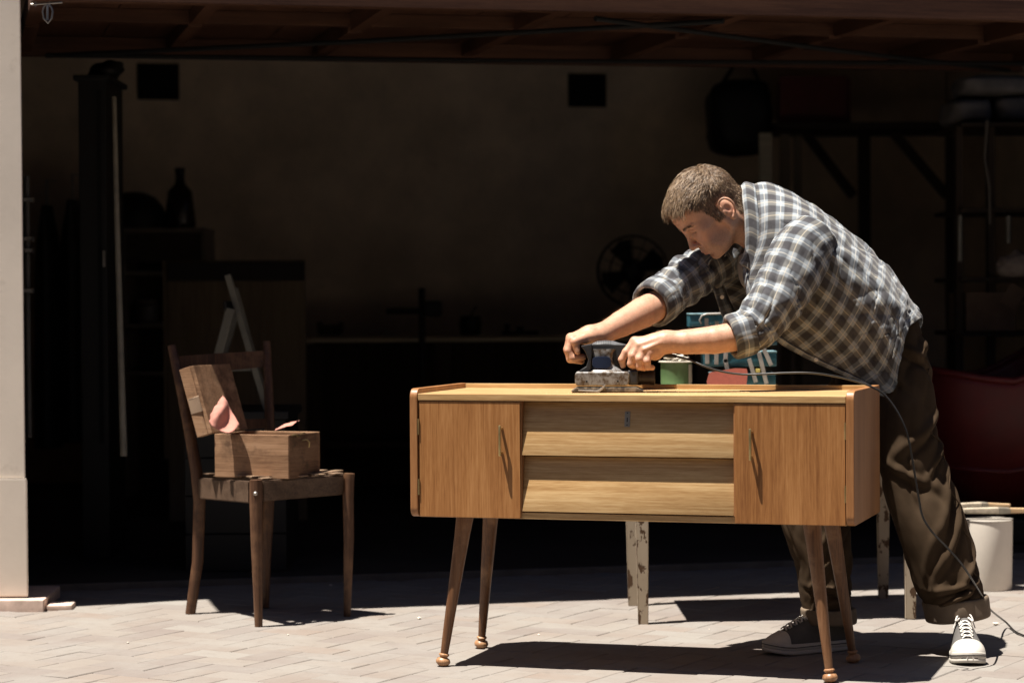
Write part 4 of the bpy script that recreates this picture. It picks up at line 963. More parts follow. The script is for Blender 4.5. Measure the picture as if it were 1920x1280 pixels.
# ================================================================ soft solid modelling for the body
import openvdb
class Solid:
    def __init__(s, lo, hi, vox):
        s.lo = np.array(lo, float); s.vox = vox; s.n = np.ceil((np.array(hi) - s.lo)/vox).astype(int) + 1
        s.v = np.full(tuple(s.n), .05, np.float32)
    def _sl(s, lo, hi, pad):
        a = np.clip(np.floor((np.array(lo) - pad - s.lo)/s.vox).astype(int), 0, s.n); b = np.clip(np.ceil((np.array(hi) + pad - s.lo)/s.vox).astype(int) + 1, 0, s.n)
        if np.any(b <= a): return None
        sl = tuple(slice(i, j) for i, j in zip(a, b))
        g = [(np.arange(a[i], b[i])*s.vox + s.lo[i]).astype(np.float32) for i in range(3)]
        return sl, g[0][:, None, None], g[1][None, :, None], g[2][None, None, :]
    def _put(s, sl, d, k, mode):
        c = s.v[sl]
        if mode == 'add':
            h = np.clip(.5 + .5*(c - d)/k, 0, 1); s.v[sl] = c*(1-h) + d*h - k*h*(1-h)
        else:
            h = np.clip(.5 - .5*(c + d)/k, 0, 1); s.v[sl] = c*(1-h) - d*h + k*h*(1-h)
    def ell(s, c, r, k=.01, mode='add', R=None):
        """ellipsoid, R: 3x3 rows = its axes"""
        r = np.array(r, float); m = r.max(); q = s._sl(np.array(c) - m, np.array(c) + m, k*1.5 + .006)
        if q is None: return
        sl, X, Y, Z = q; x, y, z = X - c[0], Y - c[1], Z - c[2]
        if R is not None:
            R = np.array(R); x, y, z = (R[0][0]*x + R[0][1]*y + R[0][2]*z), (R[1][0]*x + R[1][1]*y + R[1][2]*z), (R[2][0]*x + R[2][1]*y + R[2][2]*z)
        k0 = np.sqrt((x/r[0])**2 + (y/r[1])**2 + (z/r[2])**2); k1 = np.sqrt((x/r[0]**2)**2 + (y/r[1]**2)**2 + (z/r[2]**2)**2)
        s._put(sl, (k0*(k0 - 1)/np.maximum(k1, 1e-6)).astype(np.float32), k, mode)
    def sph(s, c, r, k=.01, mode='add'): s.ell(c, (r, r, r), k, mode)
    def cone(s, a, b, ra, rb, k=.008, mode='add', squash=None):
        a, b = np.array(a, float), np.array(b, float); m = max(ra, rb)
        q = s._sl(np.minimum(a, b) - m, np.maximum(a, b) + m, k*1.5 + .006)
        if q is None: return
        sl, X, Y, Z = q; d = b - a; L = float(d @ d) + 1e-12
        t = np.clip(((X - a[0])*d[0] + (Y - a[1])*d[1] + (Z - a[2])*d[2])/L, 0, 1)
        x, y, z = X - a[0] - t*d[0], Y - a[1] - t*d[1], Z - a[2] - t*d[2]
        s._put(sl, (np.sqrt(x*x + y*y + z*z) - (ra + (rb - ra)*t)).astype(np.float32), k, mode)
    def chain(s, pts, rad, k=.006, k0=None):
        for i in range(len(pts)-1): s.cone(pts[i], pts[i+1], rad[i], rad[i+1], (k0 if (k0 and i == 0) else k))
    def mesh(s, smooth=1):
        B = 4*s.vox; arr = np.clip(s.v, -B, B).astype(np.float32)
        g = openvdb.FloatGrid(B); g.copyFromArray(arr); p, q = g.convertToQuads(0.0)[:2]
        p = np.asarray(p, float); q = np.asarray(q, int)
        v = p*s.vox + s.lo
        # orientation
        a, b, c = v[q[:, 0]], v[q[:, 1]], v[q[:, 2]]
        vol = np.einsum('ij,ij->i', a, np.cross(b, c)).sum() + np.einsum('ij,ij->i', a, np.cross(c, v[q[:, 3]])).sum()
        if vol < 0: q = q[:, ::-1].copy()
        for _ in range(smooth):
            acc = np.zeros_like(v); cnt = np.zeros(len(v))
            for i in range(4):
                for j in ((i+1) % 4, (i+3) % 4): np.add.at(acc, q[:, i], v[q[:, j]]); np.add.at(cnt, q[:, i], 1)
            v = v*.5 + .5*acc/np.maximum(cnt, 1)[:, None]
        return v, q
def vec(v): return np.array(tuple(v), float)
# ================================================================ the man at the sideboard
me_ = thing('person', 'man in blue grey plaid shirt and brown trousers bent over the sideboard, sanding', 'person', (1.12, 6.86, 0))
# ---- head frame
HP, HY = math.radians(45), math.radians(10)
HF = np.array([-math.cos(HP)*math.cos(HY), -math.cos(HP)*math.sin(HY), -math.sin(HP)])
HL = np.array([math.sin(HY), -math.cos(HY), 0.0]); HU = np.cross(HF, HL)
HR = np.stack([HF, HL, HU])           # rows: local axes in world
HO = vec(U(1340, 400, 6.93))
def h2w(p): return np.asarray(p) @ HR + HO
def w2h(p): return (np.asarray(p) - HO) @ HR.T
nb = w2h(vec(U(1432, 440, 6.955)))
H = Solid((-.20, -.115, -.20), (.15, .115, .175), .0021)
H.ell((-.006, 0, .052), (.100, .0765, .088), .01)                 # cranium
H.ell((.034, 0, .055), (.068, .066, .062), .03)                   # forehead
H.ell((.036, 0, -.008), (.058, .060, .070), .03)                  # mid face
H.ell((.040, 0, -.052), (.048, .046, .048), .03)                  # muzzle and jaw body
for sg in (-1, 1):
    H.cone((.004, sg*.055, -.040), (.062, sg*.024, -.078), .020, .016, .022)     # jaw line
    H.cone((.0, sg*.060, -.005), (.004, sg*.055, -.042), .017, .018, .022)
    H.sph((.062, sg*.045, -.004), .021, .024)                     # cheekbone
    H.ell((.070, sg*.030, -.036), (.022, .020, .026), .02)
H.ell((.078, 0, -.083), (.0165, .021, .0165), .016)               # chin
H.cone((.085, -.032, .0305), (.085, .032, .0305), .0120, .0120, .012)   # brow
H.sph((.0850, 0, .031), .0125, .012)
for sg in (-1, 1):
    H.ell((.100, sg*.033, .0125), (.0180, .0185, .0125), .009, 'sub')   # eye socket
    H.sph((.0735, sg*.0325, .0115), .0148, .002)                  # lidded eye
    H.cone((.0840, sg*.021, .0035), (.0800, sg*.046, .0055), .0042, .0036, .004)  # lower lid
    H.cone((.0875, sg*.020, .0175), (.0820, sg*.047, .0155), .0042, .0040, .003)  # upper lid fold
    H.cone((.0895, sg*.022, .0070), (.0850, sg*.046, .0080), .0016, .0014, .0015, 'sub')
H.cone((.091, 0, .028), (.111, 0, -.016), .0075, .0090, .012)     # nose bridge
H.ell((.1135, 0, -.0235), (.0105, .0098, .0090), .008)            # nose tip
for sg in (-1, 1):
    H.ell((.1020, sg*.0118, -.0275), (.0110, .0068, .0072), .006)
    H.ell((.1050, sg*.0068, -.0362), (.0048, .0030, .0030), .003, 'sub')
    H.cone((.097, sg*.019, -.026), (.087, sg*.030, -.052), .0016, .0012, .006, 'sub')   # nasolabial fold
H.ell((.0895, 0, -.050), (.0135, .026, .020), .012)               # mouth mound
H.ell((.0985, 0, -.0525), (.0068, .0205, .0052), .005)            # upper lip
H.ell((.0965, 0, -.0640), (.0070, .0180, .0060), .005)            # lower lip
H.cone((.1065, 0, -.0583), (.1000, .017, -.0587), .0013, .0011, .0022, 'sub'); H.cone((.1065, 0, -.0583), (.1000, -.017, -.0587), .0013, .0011, .0022, 'sub')
H.cone((.1000, .017, -.0587), (.0935, .0245, -.0612), .0011, .0008, .0022, 'sub'); H.cone((.1000, -.017, -.0587), (.0935, -.0245, -.0612), .0011, .0008, .0022, 'sub')
H.ell((.0985, 0, -.0755), (.0085, .018, .0065), .008, 'sub')
for sg in (-1, 1): H.ell((.046, sg*.068, -.040), (.030, .012, .024), .018, 'sub')      # cheek hollow
for sg in (-1, 1):
    for q in range(3): H.cone((.070 - .002*q, sg*.0545, .012 - .006*q), (.058 - .002*q, sg*.0610, .016 - .010*q), .0009, .0005, .0018, 'sub')
    H.cone((.086, sg*.022, -.0035), (.076, sg*.047, -.0060), .0012, .0010, .005, 'sub')
    H.cone((.0865, sg*.014, .0345), (.080, sg*.052, .0330), .0062, .0050, .006)
for q in range(3): H.cone((.1035 - .002*q, -.03, .056 + .013*q), (.1035 - .002*q, .03, .056 + .013*q), .0010, .0010, .004, 'sub')
# ears
for sg in (-1, 1):
    H.ell((-.021, sg*.0765, -.004), (.0175, .0080, .0300), .004)
    arc = [(.006, .0780, .010), (.005, .0830, .024), (-.006, .0890, .0335), (-.019, .0935, .031), (-.0275, .0950, .017), (-.0275, .0940, .000), (-.021, .0890, -.016), (-.010, .0830, -.027)]
    arc2 = catmull(np.array(arc), 26); rr2 = catmull(np.array([.0034, .0036, .0038, .0040, .0040, .0036, .0034, .0044])[:, None], 26)[:, 0]; H.chain([(a - .010, sg*(b - .001), c - .005) for a, b, c in arc2], list(rr2), .0012)
    H.ell((-.016, sg*.0800, -.0340), (.0080, .0050, .0085), .003)
    H.ell((-.020, sg*.0890, -.0035), (.0105, .0085, .0150), .003, 'sub')
    H.cone((-.029, sg*.0920, .011), (-.018, sg*.0890, .018), .0034, .0030, .002, 'sub')
    H.ell((-.0060, sg*.0795, -.005), (.0045, .0042, .0065), .003)
# neck
H.cone((-.028, 0, -.030), nb, .056, .064, .020)
for sg in (-1, 1): H.cone((-.022, sg*.052, -.030), nb*.75 + np.array([.02, sg*.01, -.01]), .014, .012, .014)
H.sph((-.062, 0, -.010), .040, .03)
hv, hq = H.mesh(1)
# ---- skin colour by place on the head
def sstep(a, b, x): t = np.clip((x - a)/(b - a), 0, 1); return t*t*(3 - 2*t)
def gauss(v, c, r): return np.exp(-(((v - np.array(c))/np.array(r))**2).sum(-1))
skin = np.array([.50, .275, .180])
hc = np.tile(skin, (len(hv), 1)); hs = hv.copy(); hs[:, 1] = np.abs(hs[:, 1])
def tint(m, c): global hc; hc = hc*(1 - m[:, None]) + np.array(c)*m[:, None]
tint(.5*gauss(hs, (.07, .045, -.02), (.03, .03, .025)), (.52, .235, .155))
tint(.5*gauss(hs, (.115, .0, -.022), (.016, .016, .016)), (.53, .235, .155))
st = sstep(-.028, -.045, hs[:, 2])*sstep(-.02, .01, hs[:, 0])*sstep(-.135, -.10, hs[:, 2])
tint(.42*st, (.27, .175, .13))
tint(.75*np.maximum(gauss(hs, (.102, 0, -.0525), (.010, .020, .0045)), gauss(hs, (.101, 0, -.064), (.010, .018, .005))), (.42, .16, .12))
tint(.55*gauss(hs, (-.02, .085, -.004), (.012, .02, .02)), (.48, .20, .14))
tint(.9*gauss(hs, (.088, .034, .0075), (.014, .014, .0028)), (.04, .02, .015))     # lash line
tint(.55*gauss(hs, (.088, .033, .0195), (.014, .016, .0035)), (.24, .10, .065))  # shading of the upper lid crease painted into the skin
tint(.5*gauss(hs, (.094, .032, .0335), (.012, .018, .0042)), (.14, .08, .045))
def hairline(s):
    """1 where hair grows"""
    x, y, z = s[:, 0], np.abs(s[:, 1]), s[:, 2]
    front = .104 - .026*sstep(.02, .055, y) 
    lim = np.where(x > .055, front, np.where(x > .028, .092 - (.055 - x)/.027*.060 - .01*sstep(.03, .06, y), np.where(x > .006, .032 - (.028 - x)/.022*.034, np.where(x > -.042, .026, -.035 - .03*sstep(-.03, -.07, x)))))
    # sideburn
    sb_ = (x > .000) & (x < .020 + .25*(z + .02)) & (y > .055) & (z > -.014)
    return (z > lim) | sb_
hc = hc*(1 + .10*fbm(hv, (60, 60, 60), 3, 2.)[:, None] + .07*np.random.RandomState(3).normal(0, 1, (len(hv), 1))*(.35 + st[:, None]))
hm_ = hairline(hs).astype(float)
tint(.7*hm_, (.10, .058, .033))
# ---- arms and hands, in world space
def pts(L): return [vec(U(*q)) for q in L]
def hand_solid(lo, hi, vox=.0018): return Solid(lo, hi, vox)
parts_v, parts_q, parts_c = [h2w(hv)], [hq], [hc]
def finish(S, colfn=None, smooth=1):
    v, q = S.mesh(smooth); off = sum(len(x) for x in parts_v)
    parts_v.append(v); parts_q.append(q + off); c = np.tile(skin, (len(v), 1))
    if colfn is not None: c = colfn(v, c)
    parts_c.append(c)
def arm_box(P, pad=.05):
    A_ = np.array(P); return A_.min(0) - pad, A_.max(0) + pad
# far (right) hand round the nose of the sander
fa = pts([(1232, 572, 6.895), (1205, 586, 6.855), (1165, 607, 6.80), (1125, 628, 6.745)])
RH = {
 'index': pts([(1073, 637, 6.694), (1066, 657, 6.690), (1073, 671, 6.688), (1094, 669, 6.687)]),
 'middle': pts([(1070, 633, 6.715), (1064, 655, 6.712), (1069, 673, 6.710), (1090, 677, 6.708)]),
 'ring': pts([(1071, 633, 6.737), (1066, 655, 6.735), (1071, 673, 6.733), (1090, 674, 6.731)]),
 'pinky': pts([(1076, 637, 6.757), (1071, 654, 6.756), (1075, 667, 6.754), (1090, 669, 6.752)])}
th_ = pts([(1116, 630, 6.722), (1096, 634, 6.690), (1078, 640, 6.672), (1083, 659, 6.670)])
allp = fa + [p for f in RH.values() for p in f] + th_
S = hand_solid(*arm_box(allp, .055))
S.chain(fa, [.043, .0435, .0365, .0275], .003)
pw = pts([(1124, 627, 6.742)])[0]
S.cone(fa[-1], pts([(1104, 626, 6.735)])[0], .0275, .024, .02)
for f, P_ in RH.items():
    r = {'index': .0100, 'middle': .0102, 'ring': .0098, 'pinky': .0086}[f]
    S.cone(pts([(1108, 628, 6.735)])[0], P_[0], .0205, .0125, .012)
    S.chain(P_, [r*1.18, r*1.08, r, r*.84], .0035, .006)
S.chain(th_, [.0170, .0140, .0112, .0088], .004, .012)
S.sph(pts([(1078, 641, 6.672)])[0], .0112, .004)
def handcol(kn):
    def fn(v, c):
        for p in kn:
            m = .45*np.exp(-((v - p)**2).sum(1)/.010**2)[:, None]; c = c*(1-m) + np.array([.53, .25, .17])*m
        n = fbm(v[::1]*1.0, (38, 38, 38), 2)[:, None] if len(v) < 60000 else np.zeros((len(v), 1))
        return c*(1 + .16*n)*(1 + .05*np.random.RandomState(4).normal(0, 1, (len(v), 1)))
    return fn
finish(S, handcol([P_[1] for P_ in RH.values()] + [th_[2]]))
# near (left) hand on the rear grip
na = pts([(1432, 605, 6.672), (1395, 628, 6.65), (1340, 637, 6.64), (1285, 641, 6.635), (1247, 641, 6.635)])
LH = {
 'index': pts([(1190, 640, 6.640), (1174, 660, 6.632), (1166, 674, 6.632), (1168, 685, 6.636)]),
 'middle': pts([(1197, 648, 6.630), (1186, 667, 6.620), (1183, 682, 6.622), (1191, 689, 6.632)]),
 'ring': pts([(1207, 655, 6.622), (1199, 673, 6.612), (1199, 687, 6.616), (1208, 690, 6.628)]),
 'pinky': pts([(1218, 661, 6.618), (1213, 677, 6.609), (1215, 688, 6.613), (1223, 689, 6.626)])}
lt_ = pts([(1236, 652, 6.675), (1214, 668, 6.700), (1196, 676, 6.708), (1184, 678, 6.706)])
allp = na + [p for f in LH.values() for p in f] + lt_
S = hand_solid(*arm_box(allp, .055))
S.chain(na, [.040, .0410, .0385, .0335, .0285], .003)
S.cone(na[-1], pts([(1226, 643, 6.637)])[0], .0285, .0255, .018)
for f, P_ in LH.items():
    r = {'index': .0102, 'middle': .0106, 'ring': .0100, 'pinky': .0090}[f]
    S.cone(pts([(1234, 643, 6.640)])[0], P_[0], .0215, .0135, .012)
    S.chain(P_, [r*1.2, r*1.1, r, r*.85], .0032, .006)
S.ell(pts([(1228, 662, 6.632)])[0], (.022, .017, .020), .014)
S.chain(lt_, [.0165, .0135, .0110, .0088], .004, .012)
for a, b in ((( 1242, 633, 6.618), (1198, 646, 6.618)), ((1240, 642, 6.610), (1208, 655, 6.608))): S.cone(vec(U(*a)), vec(U(*b)), .0042, .0036, .008)
finish(S, handcol([P_[1] for P_ in LH.values()] + [P_[0] for P_ in LH.values()]))
# rest of the body, mostly under the clothes
S = Solid((.45, 6.58, .10), (1.35, 7.28, 1.36), .009)
tor = pts([(1428, 440, 6.955), (1480, 462, 6.955), (1555, 520, 6.95), (1625, 600, 6.95), (1672, 660, 6.95)])
S.chain(tor, [.055, .085, .095, .085, .060], .03)
for sgn, sh, mid, el, wr in ((-1, (1500, 465, 6.80), [(1482, 515, 6.735), (1455, 562, 6.700)], na[0], na[1]), (1, (1430, 455, 7.09), [(1340, 490, 7.085), (1290, 524, 7.015)], fa[0], fa[1])):
    S.cone(vec(U(1455, 455, 6.955)), vec(U(*sh)), .04, .040, .03); S.chain([vec(U(*sh))] + pts(mid) + [el, wr], [.034, .034, .032, .032, .032], .006)
for L_, R_ in ((((1680, 690, 6.89), (1714, 900, 6.855), (1792, 1150, 6.85)), (.048, .040, .030)), (((1640, 690, 7.03), (1535, 930, 6.94), (1553, 1165, 6.93)), (.048, .040, .030))):
    P_ = pts(L_); S.chain([tor[-1]] + P_, [.055] + list(R_), .01)
finish(S)
BV = np.concatenate(parts_v); BQ = np.concatenate(parts_q); BC = np.concatenate(parts_c)
def skin_mat():
    s = Mat('skin', (.5, .28, .18), .48, 0, .38)
    a = _n(s.t, 'Attribute', attribute_name='col'); g = _n(s.t, 'NewGeometry')
    n = s.noise(g.outputs['Position'], 130, 4, .6); n2 = s.noise(g.outputs['Position'], 700, 3, .6)
    s.color(s.mix(.16, a.outputs['Color'], s.ramp(n, [(.3, (.38, .19, .125)), (.7, (.66, .43, .32))])))
    s.b.inputs['Subsurface Weight'].default_value = .12; s.b.inputs['Subsurface Radius'].default_value = (1, .35, .2); s.b.inputs['Subsurface Scale'].default_value = .006
    s.bump(s.math('MULTIPLY_ADD', n, 1.2, n2), .22, .0012); return s.m
M_SKIN = skin_mat()
bd = mk('body', BV, BQ, M_SKIN, me_, True, True)
ca_ = bd.data.color_attributes.new('col', 'FLOAT_COLOR', 'POINT'); ca_.data.foreach_set('color', np.concatenate([BC, np.ones((len(BC), 1))], 1).astype(np.float32).ravel())

# ---- hair
def hair_mat():
    s = Mat('light brown hair', (.2, .12, .07), .5, 0, .45)
    a = _n(s.t, 'Attribute', attribute_name='tone'); s.color(s.ramp(a.outputs['Fac'], [(0, (.055, .031, .017)), (.5, (.19, .122, .07)), (1, (.46, .33, .21))])); return s.m
M_HAIR = hair_mat()
rngn = np.random.RandomState(5)
hn = np.zeros_like(hv); fa_, fb_, fc_ = hv[hq[:, 0]], hv[hq[:, 1]], hv[hq[:, 2]]; fnm = np.cross(fb_ - fa_, fc_ - fa_)
for i in range(4): np.add.at(hn, hq[:, i], fnm)
hn /= np.maximum(np.linalg.norm(hn, axis=1, keepdims=True), 1e-12)
idx = np.where((hm_ > .5) & (hs[:, 2] > -.075) & ~((hs[:, 1] > .068) & (np.abs(hv[:, 0] + .025) < .0235) & (hv[:, 2] < .036)))[0]
NS = 24000
pick = rngn.choice(idx, NS); root = hv[pick] + rngn.normal(0, .0009, (NS, 3)); nr = hn[pick]
x, y, z = root[:, 0], root[:, 1], root[:, 2]
top = sstep(.045, .085, z)*sstep(-.095, -.02, x)
length = .0085 + .019*top + .010*sstep(.04, .08, x)*top; length *= rngn.uniform(.7, 1.25, NS)
side = np.stack([.35*np.ones(NS), np.zeros(NS), -1*np.ones(NS)], 1); fwd = np.stack([np.ones(NS), .25*np.sign(y)*np.abs(y)/.08, -.12*np.ones(NS)], 1)
back = np.stack([-.1*np.ones(NS), np.zeros(NS), -1*np.ones(NS)], 1)
bk_ = sstep(-.03, -.08, x)[:, None]
lay = top[:, None]*fwd + (1-top[:, None])*((1-bk_)*side + bk_*back)
clump = np.stack([fbm(root, (55, 55, 55), 2, 3.0 + i) for i in range(3)], 1)
lay += .5*clump + rngn.normal(0, .22, (NS, 3)); lay -= nr*(lay*nr).sum(1, keepdims=True); lay /= np.linalg.norm(lay, axis=1, keepdims=True)
lift = (.55 + .25*top + .35*sstep(.06, .085, x)*top)[:, None]
d0 = nr*lift*1.25 + lay*.75; d0 /= np.linalg.norm(d0, axis=1, keepdims=True); d1 = nr*lift*.35 + lay; d1 /= np.linalg.norm(d1, axis=1, keepdims=True)
d2 = lay - nr*.10 + np.array([0, 0, -.15]); d2 /= np.linalg.norm(d2, axis=1, keepdims=True)
l = length[:, None]; p0 = root - nr*.001; p1 = p0 + d0*l*.36; p2 = p1 + d1*l*.34; p3 = p2 + d2*l*.34
sdv = np.cross(d1, nr + rngn.normal(0, .5, (NS, 3))); sdv /= np.linalg.norm(sdv, axis=1, keepdims=True)
wd = (.00042 + .00012*top)[:, None]
HVt = np.stack([p0 - sdv*wd, p0 + sdv*wd, p1 - sdv*wd, p1 + sdv*wd, p2 - sdv*wd*.7, p2 + sdv*wd*.7, p3 - sdv*wd*.15, p3 + sdv*wd*.15], 1)
b8 = (np.arange(NS)*8)[:, None, None]; HQt = (np.array([[0, 1, 3, 2], [2, 3, 5, 4], [4, 5, 7, 6]])[None] + b8).reshape(-1, 4)
tone = np.clip(.42 + .25*rngn.normal(0, 1, NS) + .2*(top - .4), 0, 1)  # strands on top coloured lighter, sunlight painted into the hair
# eyebrows and lashes
NE = 330; u = rngn.uniform(0, 1, NE); sg = rngn.choice([-1, 1], NE)
tgt = np.stack([.094 - .012*u**2, sg*(.013 + .036*u), .0325 + .0045*np.sin(u*PI*.9) - .003*u + rngn.normal(0, .0014, NE)], 1)
near = np.array([np.argmin(((hv - t)**2).sum(1)) for t in tgt]); er = hv[near]; en = hn[near]
ed = np.stack([-.35*u, sg*.9, .35 - .6*u], 1) + rngn.normal(0, .15, (NE, 3)); ed /= np.linalg.norm(ed, axis=1, keepdims=True)
es = np.cross(ed, en); es /= np.linalg.norm(es, axis=1, keepdims=True); el_ = rngn.uniform(.005, .008, NE)[:, None]
EVt = np.stack([er - es*.0004, er + es*.0004, er + (ed + en*.35)*el_*.6 - es*.0003, er + (ed + en*.35)*el_*.6 + es*.0003, er + (ed + en*.15)*el_ - es*.0001, er + (ed + en*.15)*el_ + es*.0001], 1)
EQt = (np.array([[0, 1, 3, 2], [2, 3, 5, 4]])[None] + (np.arange(NE)*6)[:, None, None] + NS*8).reshape(-1, 4)
def arm_hair(P, n, seed, rad):
    rg = np.random.RandomState(seed); P = np.array(P)
    lo_, hi_ = P.min(0) - rad, P.max(0) + rad; c = np.where(((BV > lo_) & (BV < hi_)).all(1))[0]
    ax = P[-1] - P[0]; ax /= np.linalg.norm(ax); rel = BV[c] - P[0]; rd = rel - (rel @ ax)[:, None]*ax; dist = np.linalg.norm(rd, axis=1)
    c = c[(dist > .02) & (dist < .05)]; k = rg.choice(c, n); r = BV[k]; rel = r - P[0]; nn = rel - (rel @ ax)[:, None]*ax; nn /= np.linalg.norm(nn, axis=1, keepdims=True)
    d = ax*.8 + nn*.35 + rg.normal(0, .35, (n, 3)); d /= np.linalg.norm(d, axis=1, keepdims=True); sdd = np.cross(d, nn); sdd /= np.linalg.norm(sdd, axis=1, keepdims=True); L_ = rg.uniform(.004, .009, n)[:, None]
    return np.stack([r - sdd*.0002, r + sdd*.0002, r + (d*.6 + nn*.25)*L_ - sdd*.00018, r + (d*.6 + nn*.25)*L_ + sdd*.00018, r + (d + nn*.3)*L_ - sdd*.00005, r + (d + nn*.3)*L_ + sdd*.00005], 1).reshape(-1, 3)
AH = np.concatenate([arm_hair(na[1:], 900, 1, .05), arm_hair(fa[1:], 900, 2, .05)]); NA = len(AH)//6
AQ = (np.array([[0, 1, 3, 2], [2, 3, 5, 4]])[None] + (np.arange(NA)*6)[:, None, None] + NS*8 + NE*6).reshape(-1, 4)
allv = np.concatenate([h2w(HVt.reshape(-1, 3)), h2w(EVt.reshape(-1, 3)), AH])
hr = mk('hair', allv, np.concatenate([HQt, EQt, AQ]), M_HAIR, me_, True, True)
ta = hr.data.attributes.new('tone', 'FLOAT', 'POINT'); ta.data.foreach_set('value', np.concatenate([np.repeat(tone, 8), np.full(NE*6, .30), np.full(NA*6, .85)]).astype(np.float32))

# ---- cloth
def plaid():
    s = Mat('plaid cotton', (.3, .3, .3), .92, 0, .15)
    uv = _n(s.t, 'UVMap'); sp = _n(s.t, 'SeparateXYZ'); s.L(uv.outputs[0], sp.inputs[0])
    def wave(o, per, ph=0.0): return s.math('FRACT', s.math('ADD', s.math('DIVIDE', o, per), ph))
    P_ = .051
    def soft(f, a, b, e=.035):   # 1 inside [a,b]
        return s.math('MULTIPLY', s.ramp(f, [(max(a-e, 0), (0, 0, 0)), (a+e, (1, 1, 1))]), s.ramp(f, [(b-e, (1, 1, 1)), (min(b+e, 1), (0, 0, 0))]))
    U_, V_ = sp.outputs[0], sp.outputs[1]
    fu, fv = wave(U_, P_), wave(V_, P_)
    a, b = soft(fu, .28, .78), soft(fv, .28, .78)
    la, lb = soft(fu, .03, .09, .012), soft(fv, .03, .09, .012)
    c = s.mix(a, (.25, .28, .305), (.102, .116, .133)); c2 = s.mix(a, (.108, .107, .102), (.027, .026, .031)); c = s.mix(b, c, c2)
    c = s.mix(s.math('MULTIPLY', la, .42), c, (.54, .47, .35)); c = s.mix(s.math('MULTIPLY', lb, .42), c, (.56, .53, .46))
    n = s.noise(uv.outputs[0], 900, 2, .5); n2 = s.noise(uv.outputs[0], 14, 5, .6)
    c = s.mix(s.math('MULTIPLY', n, .12), c, (.4, .4, .4)); c = s.mix(s.ramp(n2, [(.45, (0, 0, 0)), (.8, (.15, .15, .15))]), c, (.4, .4, .42))
    s.color(c); s.bump(n, .25, .0006); s.b.inputs['Sheen Weight'].default_value = .12; return s.m
M_PLD = plaid()
M_TEE = plain('grey cotton undershirt', (.22, .20, .175), .95, var=.1, scale=20)
def trouser():
    s = Mat('brown twill', (.07, .045, .028), .95, 0, .05); v = s.coord('Object'); n = s.noise(v, 9, 5, .6); n2 = s.noise(v, 420, 2, .5)
    s.color(s.ramp(n, [(.3, (.040, .0265, .0160)), (.7, (.066, .0445, .0280))])); s.bump(n2, .25, .0008); return s.m
M_TRS = trouser()
def arcuv(P, closed=False, u0=0., v0=0.):
    nr_, nc_ = P.shape[:2]
    mid = P[:, :]; du = np.concatenate([np.zeros((nr_, 1)), np.linalg.norm(np.diff(P, axis=1), axis=2).cumsum(1)], 1)
    dv = np.concatenate([np.zeros((1, nc_)), np.linalg.norm(np.diff(P, axis=0), axis=2).cumsum(0)], 0)
    du = du - du[:, nc_//2:nc_//2+1]
    return du + u0, dv*.35 + .65*dv.mean(1, keepdims=True) + v0
def cloth(name, P, m, par, closed=False, thick=.0022, uv0=(0, 0), uvP=None, off=-1):
    nr_, nc_ = P.shape[:2]; F = grid_faces(nr_, nc_, closed)
    if closed:
        B_ = P if uvP is None else uvP; Q = np.concatenate([B_, B_[:, :1]], 1); u_, v_ = arcuv(Q); u_ = u_ + uv0[0]; v_ = v_ + uv0[1]
        r = np.arange(nr_-1)[:, None]; c = np.arange(nc_)[None, :]
        L_ = np.stack([np.stack([u_[r, c], v_[r, c]], -1), np.stack([u_[r, c+1], v_[r, c+1]], -1), np.stack([u_[r+1, c+1], v_[r+1, c+1]], -1), np.stack([u_[r+1, c], v_[r+1, c]], -1)], 2).reshape(-1, 2)
    else:
        u_, v_ = arcuv(P if uvP is None else uvP, False, *uv0); L_ = np.stack([u_, v_], -1).reshape(-1, 2)
    o = mk(name, P.reshape(-1, 3), F, m, par, True, True, uvs=L_)
    md = o.modifiers.new('cloth', 'SOLIDIFY'); md.thickness = thick; md.offset = off
    return o
def ridge(n): return 2*np.abs(n) - .6
# shirt back and sides: near front edge -> side -> spine -> far front edge
RG = [
 [(1403, 486, 6.895), (1410, 462, 6.880), (1413, 428, 6.868), (1408, 388, 6.885), (1398, 351, 6.950), (1392, 390, 7.020), (1376, 440, 7.040), (1362, 478, 7.000)],
 [(1404, 530, 6.865), (1424, 498, 6.830), (1446, 448, 6.800), (1450, 395, 6.820), (1440, 343, 6.950), (1428, 392, 7.080), (1392, 450, 7.110), (1347, 500, 7.060)],
 [(1422, 580, 6.840), (1462, 540, 6.790), (1502, 478, 6.758), (1512, 415, 6.764), (1498, 369, 6.955), (1485, 420, 7.110), (1440, 490, 7.150), (1362, 545, 7.090)],
 [(1456, 624, 6.830), (1508, 588, 6.790), (1552, 522, 6.758), (1566, 455, 6.764), (1556, 406, 6.955), (1545, 460, 7.125), (1500, 540, 7.160), (1388, 592, 7.100)],
 [(1506, 656, 6.825), (1554, 624, 6.790), (1598, 562, 6.758), (1616, 495, 6.764), (1612, 449, 6.955), (1600, 505, 7.125), (1555, 585, 7.160), (1440, 622, 7.100)],
 [(1562, 684, 6.825), (1604, 656, 6.790), (1642, 598, 6.758), (1661, 540, 6.764), (1662, 503, 6.955), (1652, 550, 7.120), (1606, 630, 7.150), (1500, 652, 7.100)],
 [(1614, 709, 6.825), (1645, 688, 6.790), (1672, 636, 6.758), (1691, 584, 6.764), (1700, 556, 6.955), (1690, 600, 7.120), (1650, 670, 7.150), (1560, 684, 7.100)],
 [(1660, 737, 6.825), (1678, 728, 6.790), (1689, 672, 6.758), (1704, 616, 6.764), (1729, 599, 6.955), (1716, 640, 7.120), (1680, 705, 7.150), (1610, 715, 7.100)]]
CP = np.array([[tuple(U(*q)) for q in r] for r in RG])
P = catmull(CP, 170); P = catmull(P.transpose(1, 0, 2), 190).transpose(1, 0, 2)
N = grid_normals(P, False)
